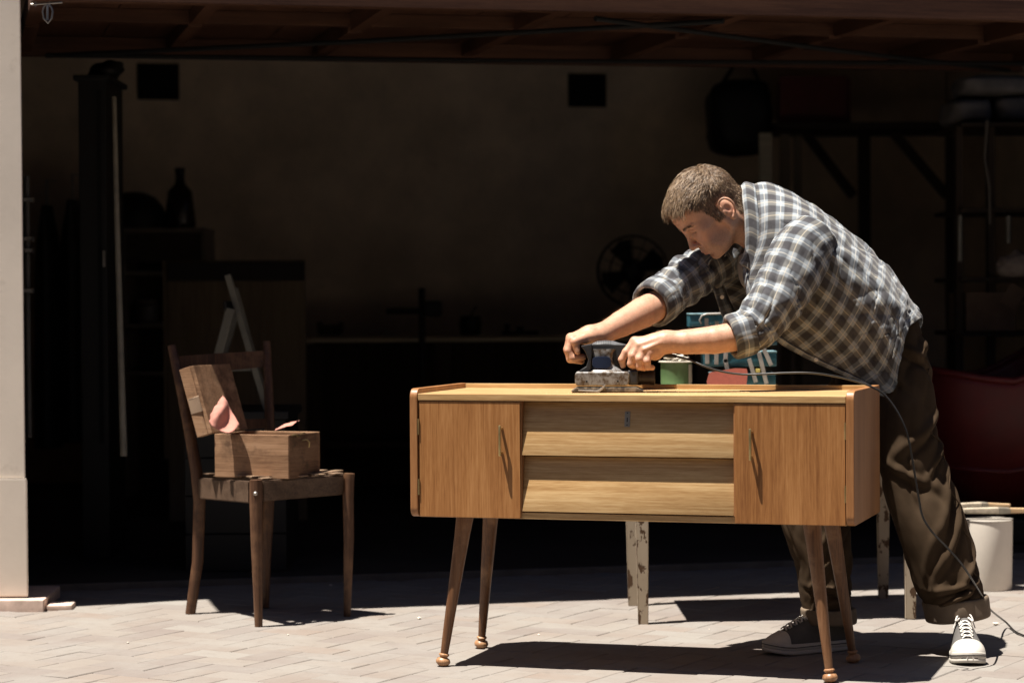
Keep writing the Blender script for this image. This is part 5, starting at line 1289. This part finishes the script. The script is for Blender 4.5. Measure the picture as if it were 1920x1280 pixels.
ctr = P.mean(1, keepdims=True); flip = np.sign(((P - ctr)*N).sum(-1).mean()); N *= flip
vv = np.linspace(0, 1, 170)[:, None]*np.ones((1, 190)); uu = np.linspace(0, 1, 190)[None, :]*np.ones((170, 1))
q3 = np.stack([uu*1.0, vv*.75, np.zeros_like(uu)], -1)
# long folds fanning from the armhole to the hem, cross creases over the lower back, small rumple
sh = np.stack([q3[..., 0] + .35*q3[..., 1], q3[..., 1], q3[..., 2]], -1)
f1 = fbm(sh, (7.0, 1.5, 1), 1, 1.3); f2 = fbm(q3 + np.stack([.5*vv, 0*vv, 0*vv], -1), (4, 8, 1), 2, 4.1); f3 = fbm(q3, (22, 22, 1), 3, 7.7); f4 = fbm(np.stack([q3[..., 0]-.8*q3[..., 1], q3[..., 1], q3[..., 2]], -1), (9, 2.2, 1), 1, 9.3)
amp = sstep(.08, .35, vv)
f5 = np.abs(fbm(q3 + .06*np.stack([f2, f1, 0*f1], -1), (13, 15, 1), 3, 2.2)); disp = amp*(.0032*(f5*2 - .5)*(.35 + .65*np.maximum(sstep(.55, .9, vv), np.exp(-((uu - .5)/.14)**2))) + .0080*ridge(f1*1.4)*sstep(.2, .8, vv) + .0042*f2*(.4 + .8*sstep(.5, .95, vv)) + .0050*ridge(f4*1.5)) + .0012*f3
cr1 = fbm(sh + .03*np.stack([f3, f3, 0*f3], -1), (6.5, 2.4, 1), 1, 15.1); cr2 = fbm(q3 + .04*np.stack([f2, f3, 0*f3], -1), (3.2, 8.5, 1), 1, 19.7)
disp -= amp*(.0045*np.exp(-(cr1/.05)**2) + .0050*np.exp(-(cr2/.05)**2)*sstep(.35, .8, vv))
disp *= .35 + .65*sstep(.02, .12, uu)*sstep(.98, .9, uu)
P0 = P; P = P + N*disp[..., None]
shirt = cloth('shirt', P, M_PLD, me_, False, .0020, (0, 0), P0)
def sleeve(cl, rp, ry, n, m, folds, seed, v0=0.0, ub=None):
    C_ = np.array([tuple(U(*q)) for q in cl]); C_ = catmull(C_, n); rp = catmull(np.array(rp, float)[:, None], n)[:, 0]; ry = catmull(np.array(ry, float)[:, None], n)[:, 0]
    T = np.gradient(C_, axis=0); T /= np.linalg.norm(T, axis=1, keepdims=True)
    A_ = np.cross(T, np.array([0, 1., 0])); A_ /= np.linalg.norm(A_, axis=1, keepdims=True); B_ = np.cross(A_, T)
    th = np.linspace(0, 2*PI, 96, endpoint=False)
    P = C_[:, None] + (A_*(rp*pxm(6.75))[:, None])[:, None]*np.cos(th)[None, :, None] + (B_*ry[:, None])[:, None]*np.sin(th)[None, :, None]
    Nn = P - C_[:, None]; Nn /= np.linalg.norm(Nn, axis=-1, keepdims=True)
    tt = np.linspace(0, 1, n)[:, None]*np.ones((1, 96)); cs = np.stack([np.cos(th)[None]*np.ones((n, 1)), np.sin(th)[None]*np.ones((n, 1)), tt], -1)
    Lc = np.linalg.norm(np.diff(C_, axis=0), axis=1).sum()
    z = np.concatenate([cs[..., :2]*1.0, (tt*Lc)[..., None]], -1)
    d = folds(tt, th, z, seed)
    sleeve.base = P
    return P + Nn*d[..., None], C_, T, A_, B_
def fold_sleeve(tt, th, z, seed):
    skew = z.copy(); skew[..., 2] += .035*z[..., 0] + .03*z[..., 1]
    a = fbm(skew, (.8, .8, 17), 1, seed); b = fbm(z, (1.4, 1.4, 8), 2, seed+3); c = fbm(z, (6, 6, 40), 2, seed+5)
    skew2 = z.copy(); skew2[..., 2] -= .05*z[..., 0]; cr = fbm(skew2 + .08*c[..., None]*np.array([1, 1, .2]), (.9, .9, 13), 1, seed + 21)
    return (1 - .85*sstep(.78, .93, tt))*(-.007*np.exp(-(cr/.06)**2)*(.4 + .6*np.exp(-((tt - .6)/.25)**2)) + (.0065*ridge(a*1.3))*(.45 + .7*np.exp(-((tt - .62)/.22)**2)) + .003*b + .0010*c + .0042*(np.abs(fbm(z + .0, (2.0, 2.0, 18), 2, seed + 9))*2 - .5)*(.35 + .65*sstep(.35, .8, tt)))
Pn, Cn, Tn, An, Bn = sleeve([(1528, 440, 6.805), (1508, 468, 6.775), (1482, 515, 6.735), (1455, 562, 6.700), (1428, 600, 6.672), (1398, 624, 6.655), (1372, 632, 6.648)], [46, 56, 55, 50, 45, 39, 36], [.068, .078, .074, .068, .062, .057, .053], 120, M_PLD, fold_sleeve, 2.0)
cloth('sleeve', Pn, M_PLD, shirt, True, .002, (.01, .01), sleeve.base)
Pf, Cf, Tf, Af, Bf = sleeve([(1412, 446, 7.130), (1380, 464, 7.115), (1340, 490, 7.085), (1302, 516, 7.040), (1266, 541, 6.975), (1240, 560, 6.920), (1222, 572, 6.885)], [50, 52, 48, 44, 42, 40, 39], [.075, .075, .070, .065, .061, .058, .056], 110, M_PLD, fold_sleeve, 12.0)
cloth('sleeve', Pf, M_PLD, shirt, True, .002, (.02, .03), sleeve.base)
def rolled(end, T, A_, B_, rp, ry, ln, seed, par):
    """turned back cuff: outside skin, rounded lip, inside return"""
    prof = [(-ln, .000), (-ln*.98, .006), (-ln*.6, .0075), (-ln*.2, .007), (0, .005), (.003, .0), (0, -.004), (-ln*.4, -.004)]
    th = np.linspace(0, 2*PI, 96, endpoint=False); R_ = []
    for a, o in prof:
        R_.append(end + T*a + np.cos(th)[:, None]*A_*(rp*pxm(6.75) + o) + np.sin(th)[:, None]*B_*(ry + o))
    R_ = catmull(np.array(R_), 34); n_ = fbm(np.stack([np.cos(th)[None]*np.ones((34, 1)), np.sin(th)[None]*np.ones((34, 1)), np.linspace(0, .3, 34)[:, None]*np.ones((1, 96))], -1), (2.5, 2.5, 8), 3, seed)
    c = end + T*(-ln/2); Nn = R_ - c; Nn /= np.linalg.norm(Nn, axis=-1, keepdims=True)
    return cloth('cuff', R_ + Nn*(.0025*n_)[..., None], M_PLD, par, True, .0018, (.0, .02))
rolled(Cn[-1], Tn[-1], An[-1], Bn[-1], 37, .055, .055, 3.0, shirt)
rolled(Cf[-1], Tf[-1], Af[-1], Bf[-1], 40, .058, .060, 8.0, shirt)
# collar, near side folded down; far side shorter
def patch(name, rows, nr_, nc_, m, par, th=.002, uv0=(0, 0), rum=.0015, seed=1.0):
    P = catmull(np.array([[tuple(U(*q)) for q in r] for r in rows]), nr_); P = catmull(P.transpose(1, 0, 2), nc_).transpose(1, 0, 2)
    P = P + grid_normals(P, False)*(rum*fbm(P, (30, 30, 30), 3, seed))[..., None]
    return cloth(name, P, m, par, False, th, uv0, off=0)
patch('collar', [
 [(1368, 440, 7.030), (1380, 385, 7.015), (1389, 349, 6.950), (1393, 378, 6.888), (1397, 425, 6.868), (1396, 470, 6.876), (1386, 492, 6.892)],
 [(1366, 438, 7.040), (1384, 378, 7.030), (1398, 341, 6.950), (1403, 374, 6.878), (1407, 424, 6.855), (1406, 471, 6.862), (1394, 500, 6.880)],
 [(1364, 450, 7.050), (1394, 388, 7.050), (1412, 345, 6.950), (1420, 382, 6.862), (1424, 428, 6.842), (1421, 476, 6.846), (1408, 509, 6.862)]], 20, 60, M_PLD, shirt, .0028, (.012, .0))
# hanging near front placket band and far front edge
patch('placket', [
 [(1400, 492, 6.890), (1404, 530, 6.860), (1422, 582, 6.836), (1457, 627, 6.825), (1507, 659, 6.820), (1563, 687, 6.820), (1615, 712, 6.820), (1660, 739, 6.820)],
 [(1392, 500, 6.905), (1396, 534, 6.875), (1413, 588, 6.850), (1450, 634, 6.838), (1502, 666, 6.833), (1559, 693, 6.833), (1611, 718, 6.833), (1656, 744, 6.833)]], 6, 120, M_PLD, shirt, .003, (.02, .0))
patch('far_front', [
 [(1360, 470, 7.000), (1347, 500, 7.055), (1358, 545, 7.08), (1375, 585, 7.09), (1400, 612, 7.095)],
 [(1346, 474, 6.990), (1334, 500, 7.020), (1348, 548, 7.05), (1362, 588, 7.06), (1384, 618, 7.065)],
 [(1338, 480, 6.985), (1326, 502, 6.990), (1340, 550, 7.02), (1352, 588, 7.03), (1372, 620, 7.035)]], 14, 50, M_PLD, shirt, .002, (.0, .03))
M_BTN = plain('pearl button', (.72, .70, .64), .35)
for a, b, yq in ((1354, 557, 7.03), (1530, 674, 6.822)):
    bm = bmesh.new(); bm_lathe(bm, [(0, 0), (.0055, 0), (.006, .0012), (.0045, .0022), (0, .0018)], 16, Matrix.Translation(U(a, b, yq - .004)) @ Matrix.Rotation(PI/2, 4, 'X')); from_bm('button', bm, M_BTN, shirt, True, 40)
# undershirt
S = Solid((.45, 6.75, .72), (1.15, 7.15, 1.36), .006)
S.chain(pts([(1436, 458, 6.955), (1482, 474, 6.955), (1555, 528, 6.95), (1625, 606, 6.95)]), [.078, .112, .124, .118], .05)
S.ell(vec(U(1432, 512, 6.95)), (.070, .085, .070), .05)
S.cone(vec(U(1400, 440, 6.945)), vec(U(1330, 400, 6.94)), .056, .062, .012, 'sub')
tv, tq = S.mesh(2); tv = tv + np.stack([.003*fbm(tv, (18, 18, 18), 3, i*3.) for i in range(3)], 1)
mk('undershirt', tv, tq, M_TEE, me_, True, True)
# ---- trousers
def leg_loft(rings, n, seed, folds):
    C_ = np.array([tuple(U(a, b, y)) for a, b, w_, y, d in rings]); C_ = catmull(C_, n); rp = catmull(np.array([r[2] for r in rings], float)[:, None], n)[:, 0]; ry = catmull(np.array([r[4] for r in rings], float)[:, None], n)[:, 0]
    T = np.gradient(C_, axis=0); T /= np.linalg.norm(T, axis=1, keepdims=True)
    A_ = np.cross(T, np.array([0, 1., 0])); A_ /= np.linalg.norm(A_, axis=1, keepdims=True); B_ = np.cross(A_, T); th = np.linspace(0, 2*PI, 110, endpoint=False)
    ct, st_ = np.cos(th), np.sin(th); e = .85
    P = C_[:, None] + (A_*(rp*pxm(6.82))[:, None])[:, None]*(np.sign(ct)*np.abs(ct)**e)[None, :, None] + (B_*ry[:, None])[:, None]*(np.sign(st_)*np.abs(st_)**e)[None, :, None]
    Nn = P - C_[:, None]; Nn /= np.linalg.norm(Nn, axis=-1, keepdims=True)
    tt = np.linspace(0, 1, n)[:, None]*np.ones((1, 110)); Lc = np.linalg.norm(np.diff(C_, axis=0), axis=1).sum()
    z = np.stack([ct[None]*np.ones((n, 1)), st_[None]*np.ones((n, 1)), tt*Lc], -1)
    return P + Nn*folds(tt, z, seed)[..., None], C_, T, A_, B_
def fold_trouser(tt, z, seed):
    k1 = z.copy(); k1[..., 2] += .16*z[..., 0] + .05*z[..., 1]; k2 = z.copy(); k2[..., 2] -= .13*z[..., 0]
    a = fbm(k1, (.5, .5, 5.5), 1, seed); b = fbm(k2, (.55, .55, 6.5), 1, seed+4); c = fbm(z, (1.0, 1.0, 3.5), 2, seed+8); d = fbm(z, (5, 5, 22), 2, seed+2)
    m = .35 + .9*np.exp(-((tt - .20)/.14)**2) + .8*np.exp(-((tt - .55)/.18)**2) + .5*np.exp(-((tt - .82)/.08)**2) - .25*sstep(.9, 1, tt)
    k3 = z.copy(); k3[..., 2] += .22*z[..., 0] - .1*z[..., 1]; cr = fbm(k3, (.7, .7, 5.2), 1, seed + 31); cr4 = fbm(k2, (.8, .8, 6.8), 1, seed + 37)
    ph = -np.arctan2(z[..., 1], z[..., 0]); own = 0*tt
    for t0, kk, c0, wc, w0, A0 in ((.13, .03, .7, .7, .022, .012), (.23, -.05, 1.1, .8, .016, .011), (.335, .06, .9, .9, .017, .013), (.43, .085, .6, .7, .014, .013), (.50, .115, .9, .9, .018, .015), (.585, .10, 1.0, .8, .014, .012), (.66, -.07, 2.0, .7, .016, .010), (.73, .075, .8, .8, .017, .012), (.82, .05, 1.3, .9, .016, .011), (.885, -.03, 1.5, .8, .013, .010), (.40, -.08, 2.3, .6, .015, .010)):
        x_ = (tt + .012*c - t0 - kk*ph)/w0; own = own + A0*(np.exp(-x_**2) - .85*np.exp(-((x_ - 1.7)/.9)**2))*np.exp(-((ph - c0)/wc)**2)
    return own - .45*m*.009*(np.exp(-(cr/.13)**2) + .8*np.exp(-(cr4/.12)**2)) + .5*m*(.009*ridge(a*1.3) + .007*ridge(b*1.3)) + .007*c + .0006*d
Pl, Cl, Tl, Al, Bl = leg_loft([(1672, 596, 36, 6.94, .095), (1684, 640, 46, 6.93, .100), (1690, 700, 52, 6.92, .104), (1693, 770, 56, 6.90, .105), (1702, 840, 59, 6.885, .102), (1717, 900, 61, 6.875, .098), (1746, 985, 65, 6.860, .095), (1770, 1070, 60, 6.850, .090), (1787, 1112, 55, 6.850, .085), (1793, 1138, 50, 6.850, .080)], 230, 3.0, fold_trouser)
tr = cloth('trousers', Pl, M_TRS, me_, True, .003)
Pr_, Cr_, Tr_, Ar_, Br_ = leg_loft([(1650, 612, 40, 7.01, .09), (1640, 690, 60, 7.01, .11), (1600, 780, 72, 7.00, .105), (1560, 865, 70, 6.98, .098), (1534, 935, 68, 6.96, .095), (1532, 990, 63, 6.95, .090), (1545, 1062, 48, 6.94, .080), (1551, 1120, 44, 6.935, .074), (1554, 1162, 43, 6.93, .070)], 200, 21.0, fold_trouser)
cloth('trouser_leg', Pr_, M_TRS, tr, True, .003)
M_TUP = plain('lighter reverse of the twill', (.15, .112, .078), .9, var=.15, scale=30)
# turn-ups
def turnup(cx0, r0, cx1, r1, w0, w1, y, dr, tilt, name):
    prof = [(0, .004), (.01, .013), (.25, .0150), (.75, .0150), (.97, .0135), (1.0, .008), (.97, .003), (.5, .002)]
    th = np.linspace(0, 2*PI, 90, endpoint=False); R_ = []
    for f, o in prof:
        c = vec(U(cx0 + (cx1-cx0)*f, r0 + (r1-r0)*f, y)); w_ = (w0 + (w1-w0)*f)*pxm(y) + o
        P_ = np.stack([c[0] + np.cos(th)*w_, c[1] + np.sin(th)*(dr + o), c[2] + np.cos(th)*tilt], 1); R_.append(P_)
    R_ = catmull(np.array(R_), 30); n_ = fbm(R_, (16, 16, 9), 3, 5.0); c = R_.mean((0, 1)); Nn = R_ - c; Nn /= np.linalg.norm(Nn, axis=-1, keepdims=True)
    return cloth(name, R_ + Nn*(.003*n_)[..., None], M_TUP, tr, True, .002)
turnup(1790, 1122, 1797, 1158, 52, 50, 6.850, .078, .010, 'turn_up')
turnup(1553, 1140, 1556, 1166, 42, 41, 6.93, .068, .0, 'turn_up')
dd = Pl - Cl[:, None]; pick_ = np.argmax(dd @ np.array([.86, -.5, 0.]), axis=1); seam = Pl[np.arange(len(Pl)), pick_] + np.array([.0010, -.0012, 0])
seam = catmull(seam[12:-6:9], 90); tube('side_seam', [Vector(q) for q in seam], .0016, M_TRS, tr, 6, True)
# ---- shoes
M_CANV = plain('grey canvas', (.095, .09, .085), .9, var=.12, scale=60, bump=.4)
M_RUB = plain('off white rubber', (.50, .47, .42), .6, var=.10, scale=30)
M_LACE = plain('white lace', (.60, .57, .53), .85, var=.06)
M_STRIPE = plain('dark sole stripe', (.03, .028, .027), .7)
LS = .285
def halfw(x):
    f = np.clip(x/LS, 0, 1); return np.interp(f, [0, .03, .10, .25, .45, .62, .75, .87, .95, .985, 1.0], [.004, .022, .032, .034, .034, .042, .0475, .044, .030, .017, .003])
def offc(x): return np.interp(x/LS, [0, .4, .75, 1], [0, -.002, .003, .008])
def shoe(toe, heading, label_part, side):
    h = np.array([heading[0], heading[1], 0.0]); h /= np.linalg.norm(h); lf = np.array([-h[1], h[0], 0])*side
    o0 = vec(toe) - h*LS
    Wd = lambda x, y_, z_: o0 + h*x + lf*y_ + np.array([0, 0, z_])
    xs = LS*(.5 - .5*np.cos(np.linspace(0, PI, 44)))
    def band(name, z0, z1, g0, g1, m, par, xa=0., xb=LS):
        X = [x for x in xs if xa <= x <= xb]
        ring = [(x, halfw(x)) for x in X] + [(x, -halfw(x)) for x in X[::-1]]
        spring = lambda x: .010*max(0, (x/LS - .72)/.28)**2
        def lay(z, g): return [Wd((x - LS/2)*(1 + g/(LS/2)) + LS/2, (w_ + math.copysign(g, w_)) + offc(x), z + spring(x)) for x, w_ in ring]
        R_ = np.array([lay(z0, g0), lay(z0 + (z1-z0)*.15, g1), lay(z0 + (z1-z0)*.85, g1), lay(z1, g0)])
        n_ = len(ring); F = [tuple(q) for q in grid_faces(4, n_, True)] + [tuple(range(n_))[::-1], tuple(3*n_ + i for i in range(n_))]
        return mk(name, R_.reshape(-1, 3), F, m, par, True, True)
    # upper
    hx = [0, .02, .07, .12, .16, .20, .235, .265, .28, .285]; hz = [.078, .088, .100, .110, .098, .078, .060, .048, .038, .028]
    R_ = []
    for x in np.linspace(.001, LS - .001, 60):
        w_ = halfw(x)*.97; z1 = np.interp(x, hx, hz); ph = np.linspace(-PI/2, PI/2, 31)
        tp = np.interp(x, [0, .05, .12, .2, .285], [.62, .62, .60, .75, 1.0])
        ring = []
        for t in ph:
            s_ = math.sin(t); c_ = max(0, math.cos(t))**.8
            zz = .018 + (z1 - .018)*c_; ww = w_*math.copysign(abs(s_)**.75, s_)*(1 - (1-tp)*c_*.75)
            ring.append(Wd(x, ww + offc(x), zz))
        R_.append(ring)
    R_ = np.array(R_); up = mk('shoe', R_.reshape(-1, 3), grid_faces(60, 31, False), M_CANV, me_, True, True)
    up['label'] = label_part
    md = up.modifiers.new('s', 'SOLIDIFY'); md.thickness = .003
    band('sole', .0, .012, -.001, .0025, M_RUB, up); band('foxing', .0121, .030, .001, .0022, M_RUB, up); band('stripe', .0195, .0225, .0015, .0028, M_STRIPE, up)
    # toe cap
    T_ = []
    for x in np.linspace(.228, LS + .001, 18):
        w_ = halfw(min(x, LS - .0005))*1.0 + .001; z1 = np.interp(min(x, LS), hx, hz) + .0022
        T_.append([Wd(x, w_*math.copysign(abs(math.sin(t))**.75, math.sin(t)) + offc(x), .017 + (z1 - .017)*max(0, math.cos(t))**.8) for t in np.linspace(-PI/2, PI/2, 25)])
    T_ = np.array(T_); tc = mk('toe_cap', T_.reshape(-1, 3), grid_faces(18, 25, False), M_RUB, up, True, True); tc.modifiers.new('s', 'SOLIDIFY').thickness = .002
    def surf(x, yf):
        w_ = halfw(x)*.97; z1 = np.interp(x, hx, hz); tp = np.interp(x, [0, .05, .12, .2, .285], [.62, .62, .60, .75, 1.0])
        t = math.asin(np.clip(math.copysign(abs(yf)**(1/.75), yf), -1, 1)); c_ = max(0, math.cos(t))**.8
        return Wd(x, w_*yf*(1 - (1-tp)*c_*.75) + offc(x), .018 + (z1 - .018)*c_ + .004)
    for i, x in enumerate(np.linspace(.128, .214, 6)):
        y_ = .62 - .05*i
        for sg in ((1, -1) if i % 1 == 0 else (1,)):
            a, b = surf(x, -y_*sg), surf(min(x + .012, .224), y_*sg); m = surf(x + .006, 0); m[2] += .003
            tube('lace', [Vector(q) for q in catmull(np.array([a, (a+m)/2 + np.array([0, 0, .003]), m, (b+m)/2 + np.array([0, 0, .003]), b]), 12)], .0030, M_LACE, up, 8, True, .55)
        for sg in (1, -1):
            p_ = surf(x, y_*sg*1.02); bm = bmesh.new(); bmesh.ops.create_icosphere(bm, subdivisions=1, radius=.0042); bmesh.ops.translate(bm, vec=Vector(p_), verts=bm.verts); from_bm('eyelet', bm, M_STEEL, up, True, 60)
    # bow
    b0 = surf(.122, 0) + np.array([0, 0, .006])
    for sg in (1, -1):
        L_ = [b0, b0 + h*.014 + lf*.016*sg + np.array([0, 0, .003]), b0 + h*.026 + lf*.024*sg + np.array([0, 0, -.014]), b0 + h*.016 + lf*.012*sg + np.array([0, 0, -.006]), b0]
        tube('lace', [Vector(q) for q in catmull(np.array(L_), 22)], .0026, M_LACE, up, 8, True, .6)
        tube('lace', [Vector(q) for q in catmull(np.array([b0, b0 + h*.012 + lf*.02*sg + np.array([0, 0, -.010]), b0 + h*.018 + lf*.030*sg + np.array([0, 0, -.034])]), 12)], .0024, M_LACE, up, 8, True, .6)
    # tongue and heel patch
    pt_ = np.array([[surf(x, y_) + np.array([0, 0, .001 + .014*(x < .12)]) for y_ in np.linspace(-.35, .35, 9)] for x in np.linspace(.105, .15, 6)])
    mk('tongue', pt_.reshape(-1, 3), grid_faces(6, 9, False), M_CANV, up, True, True).modifiers.new('s', 'SOLIDIFY').thickness = .004
    return up
tL = ground(1814, 1249); shoe((tL.x, tL.y, .001), (-.14, -1.0), 'sunlit canvas sneaker pointing to the camera', 1)
tR = ground(1437, 1228); shoe((tR.x, tR.y, .001), (-.89, -.45), 'shaded canvas sneaker under the sideboard', -1)
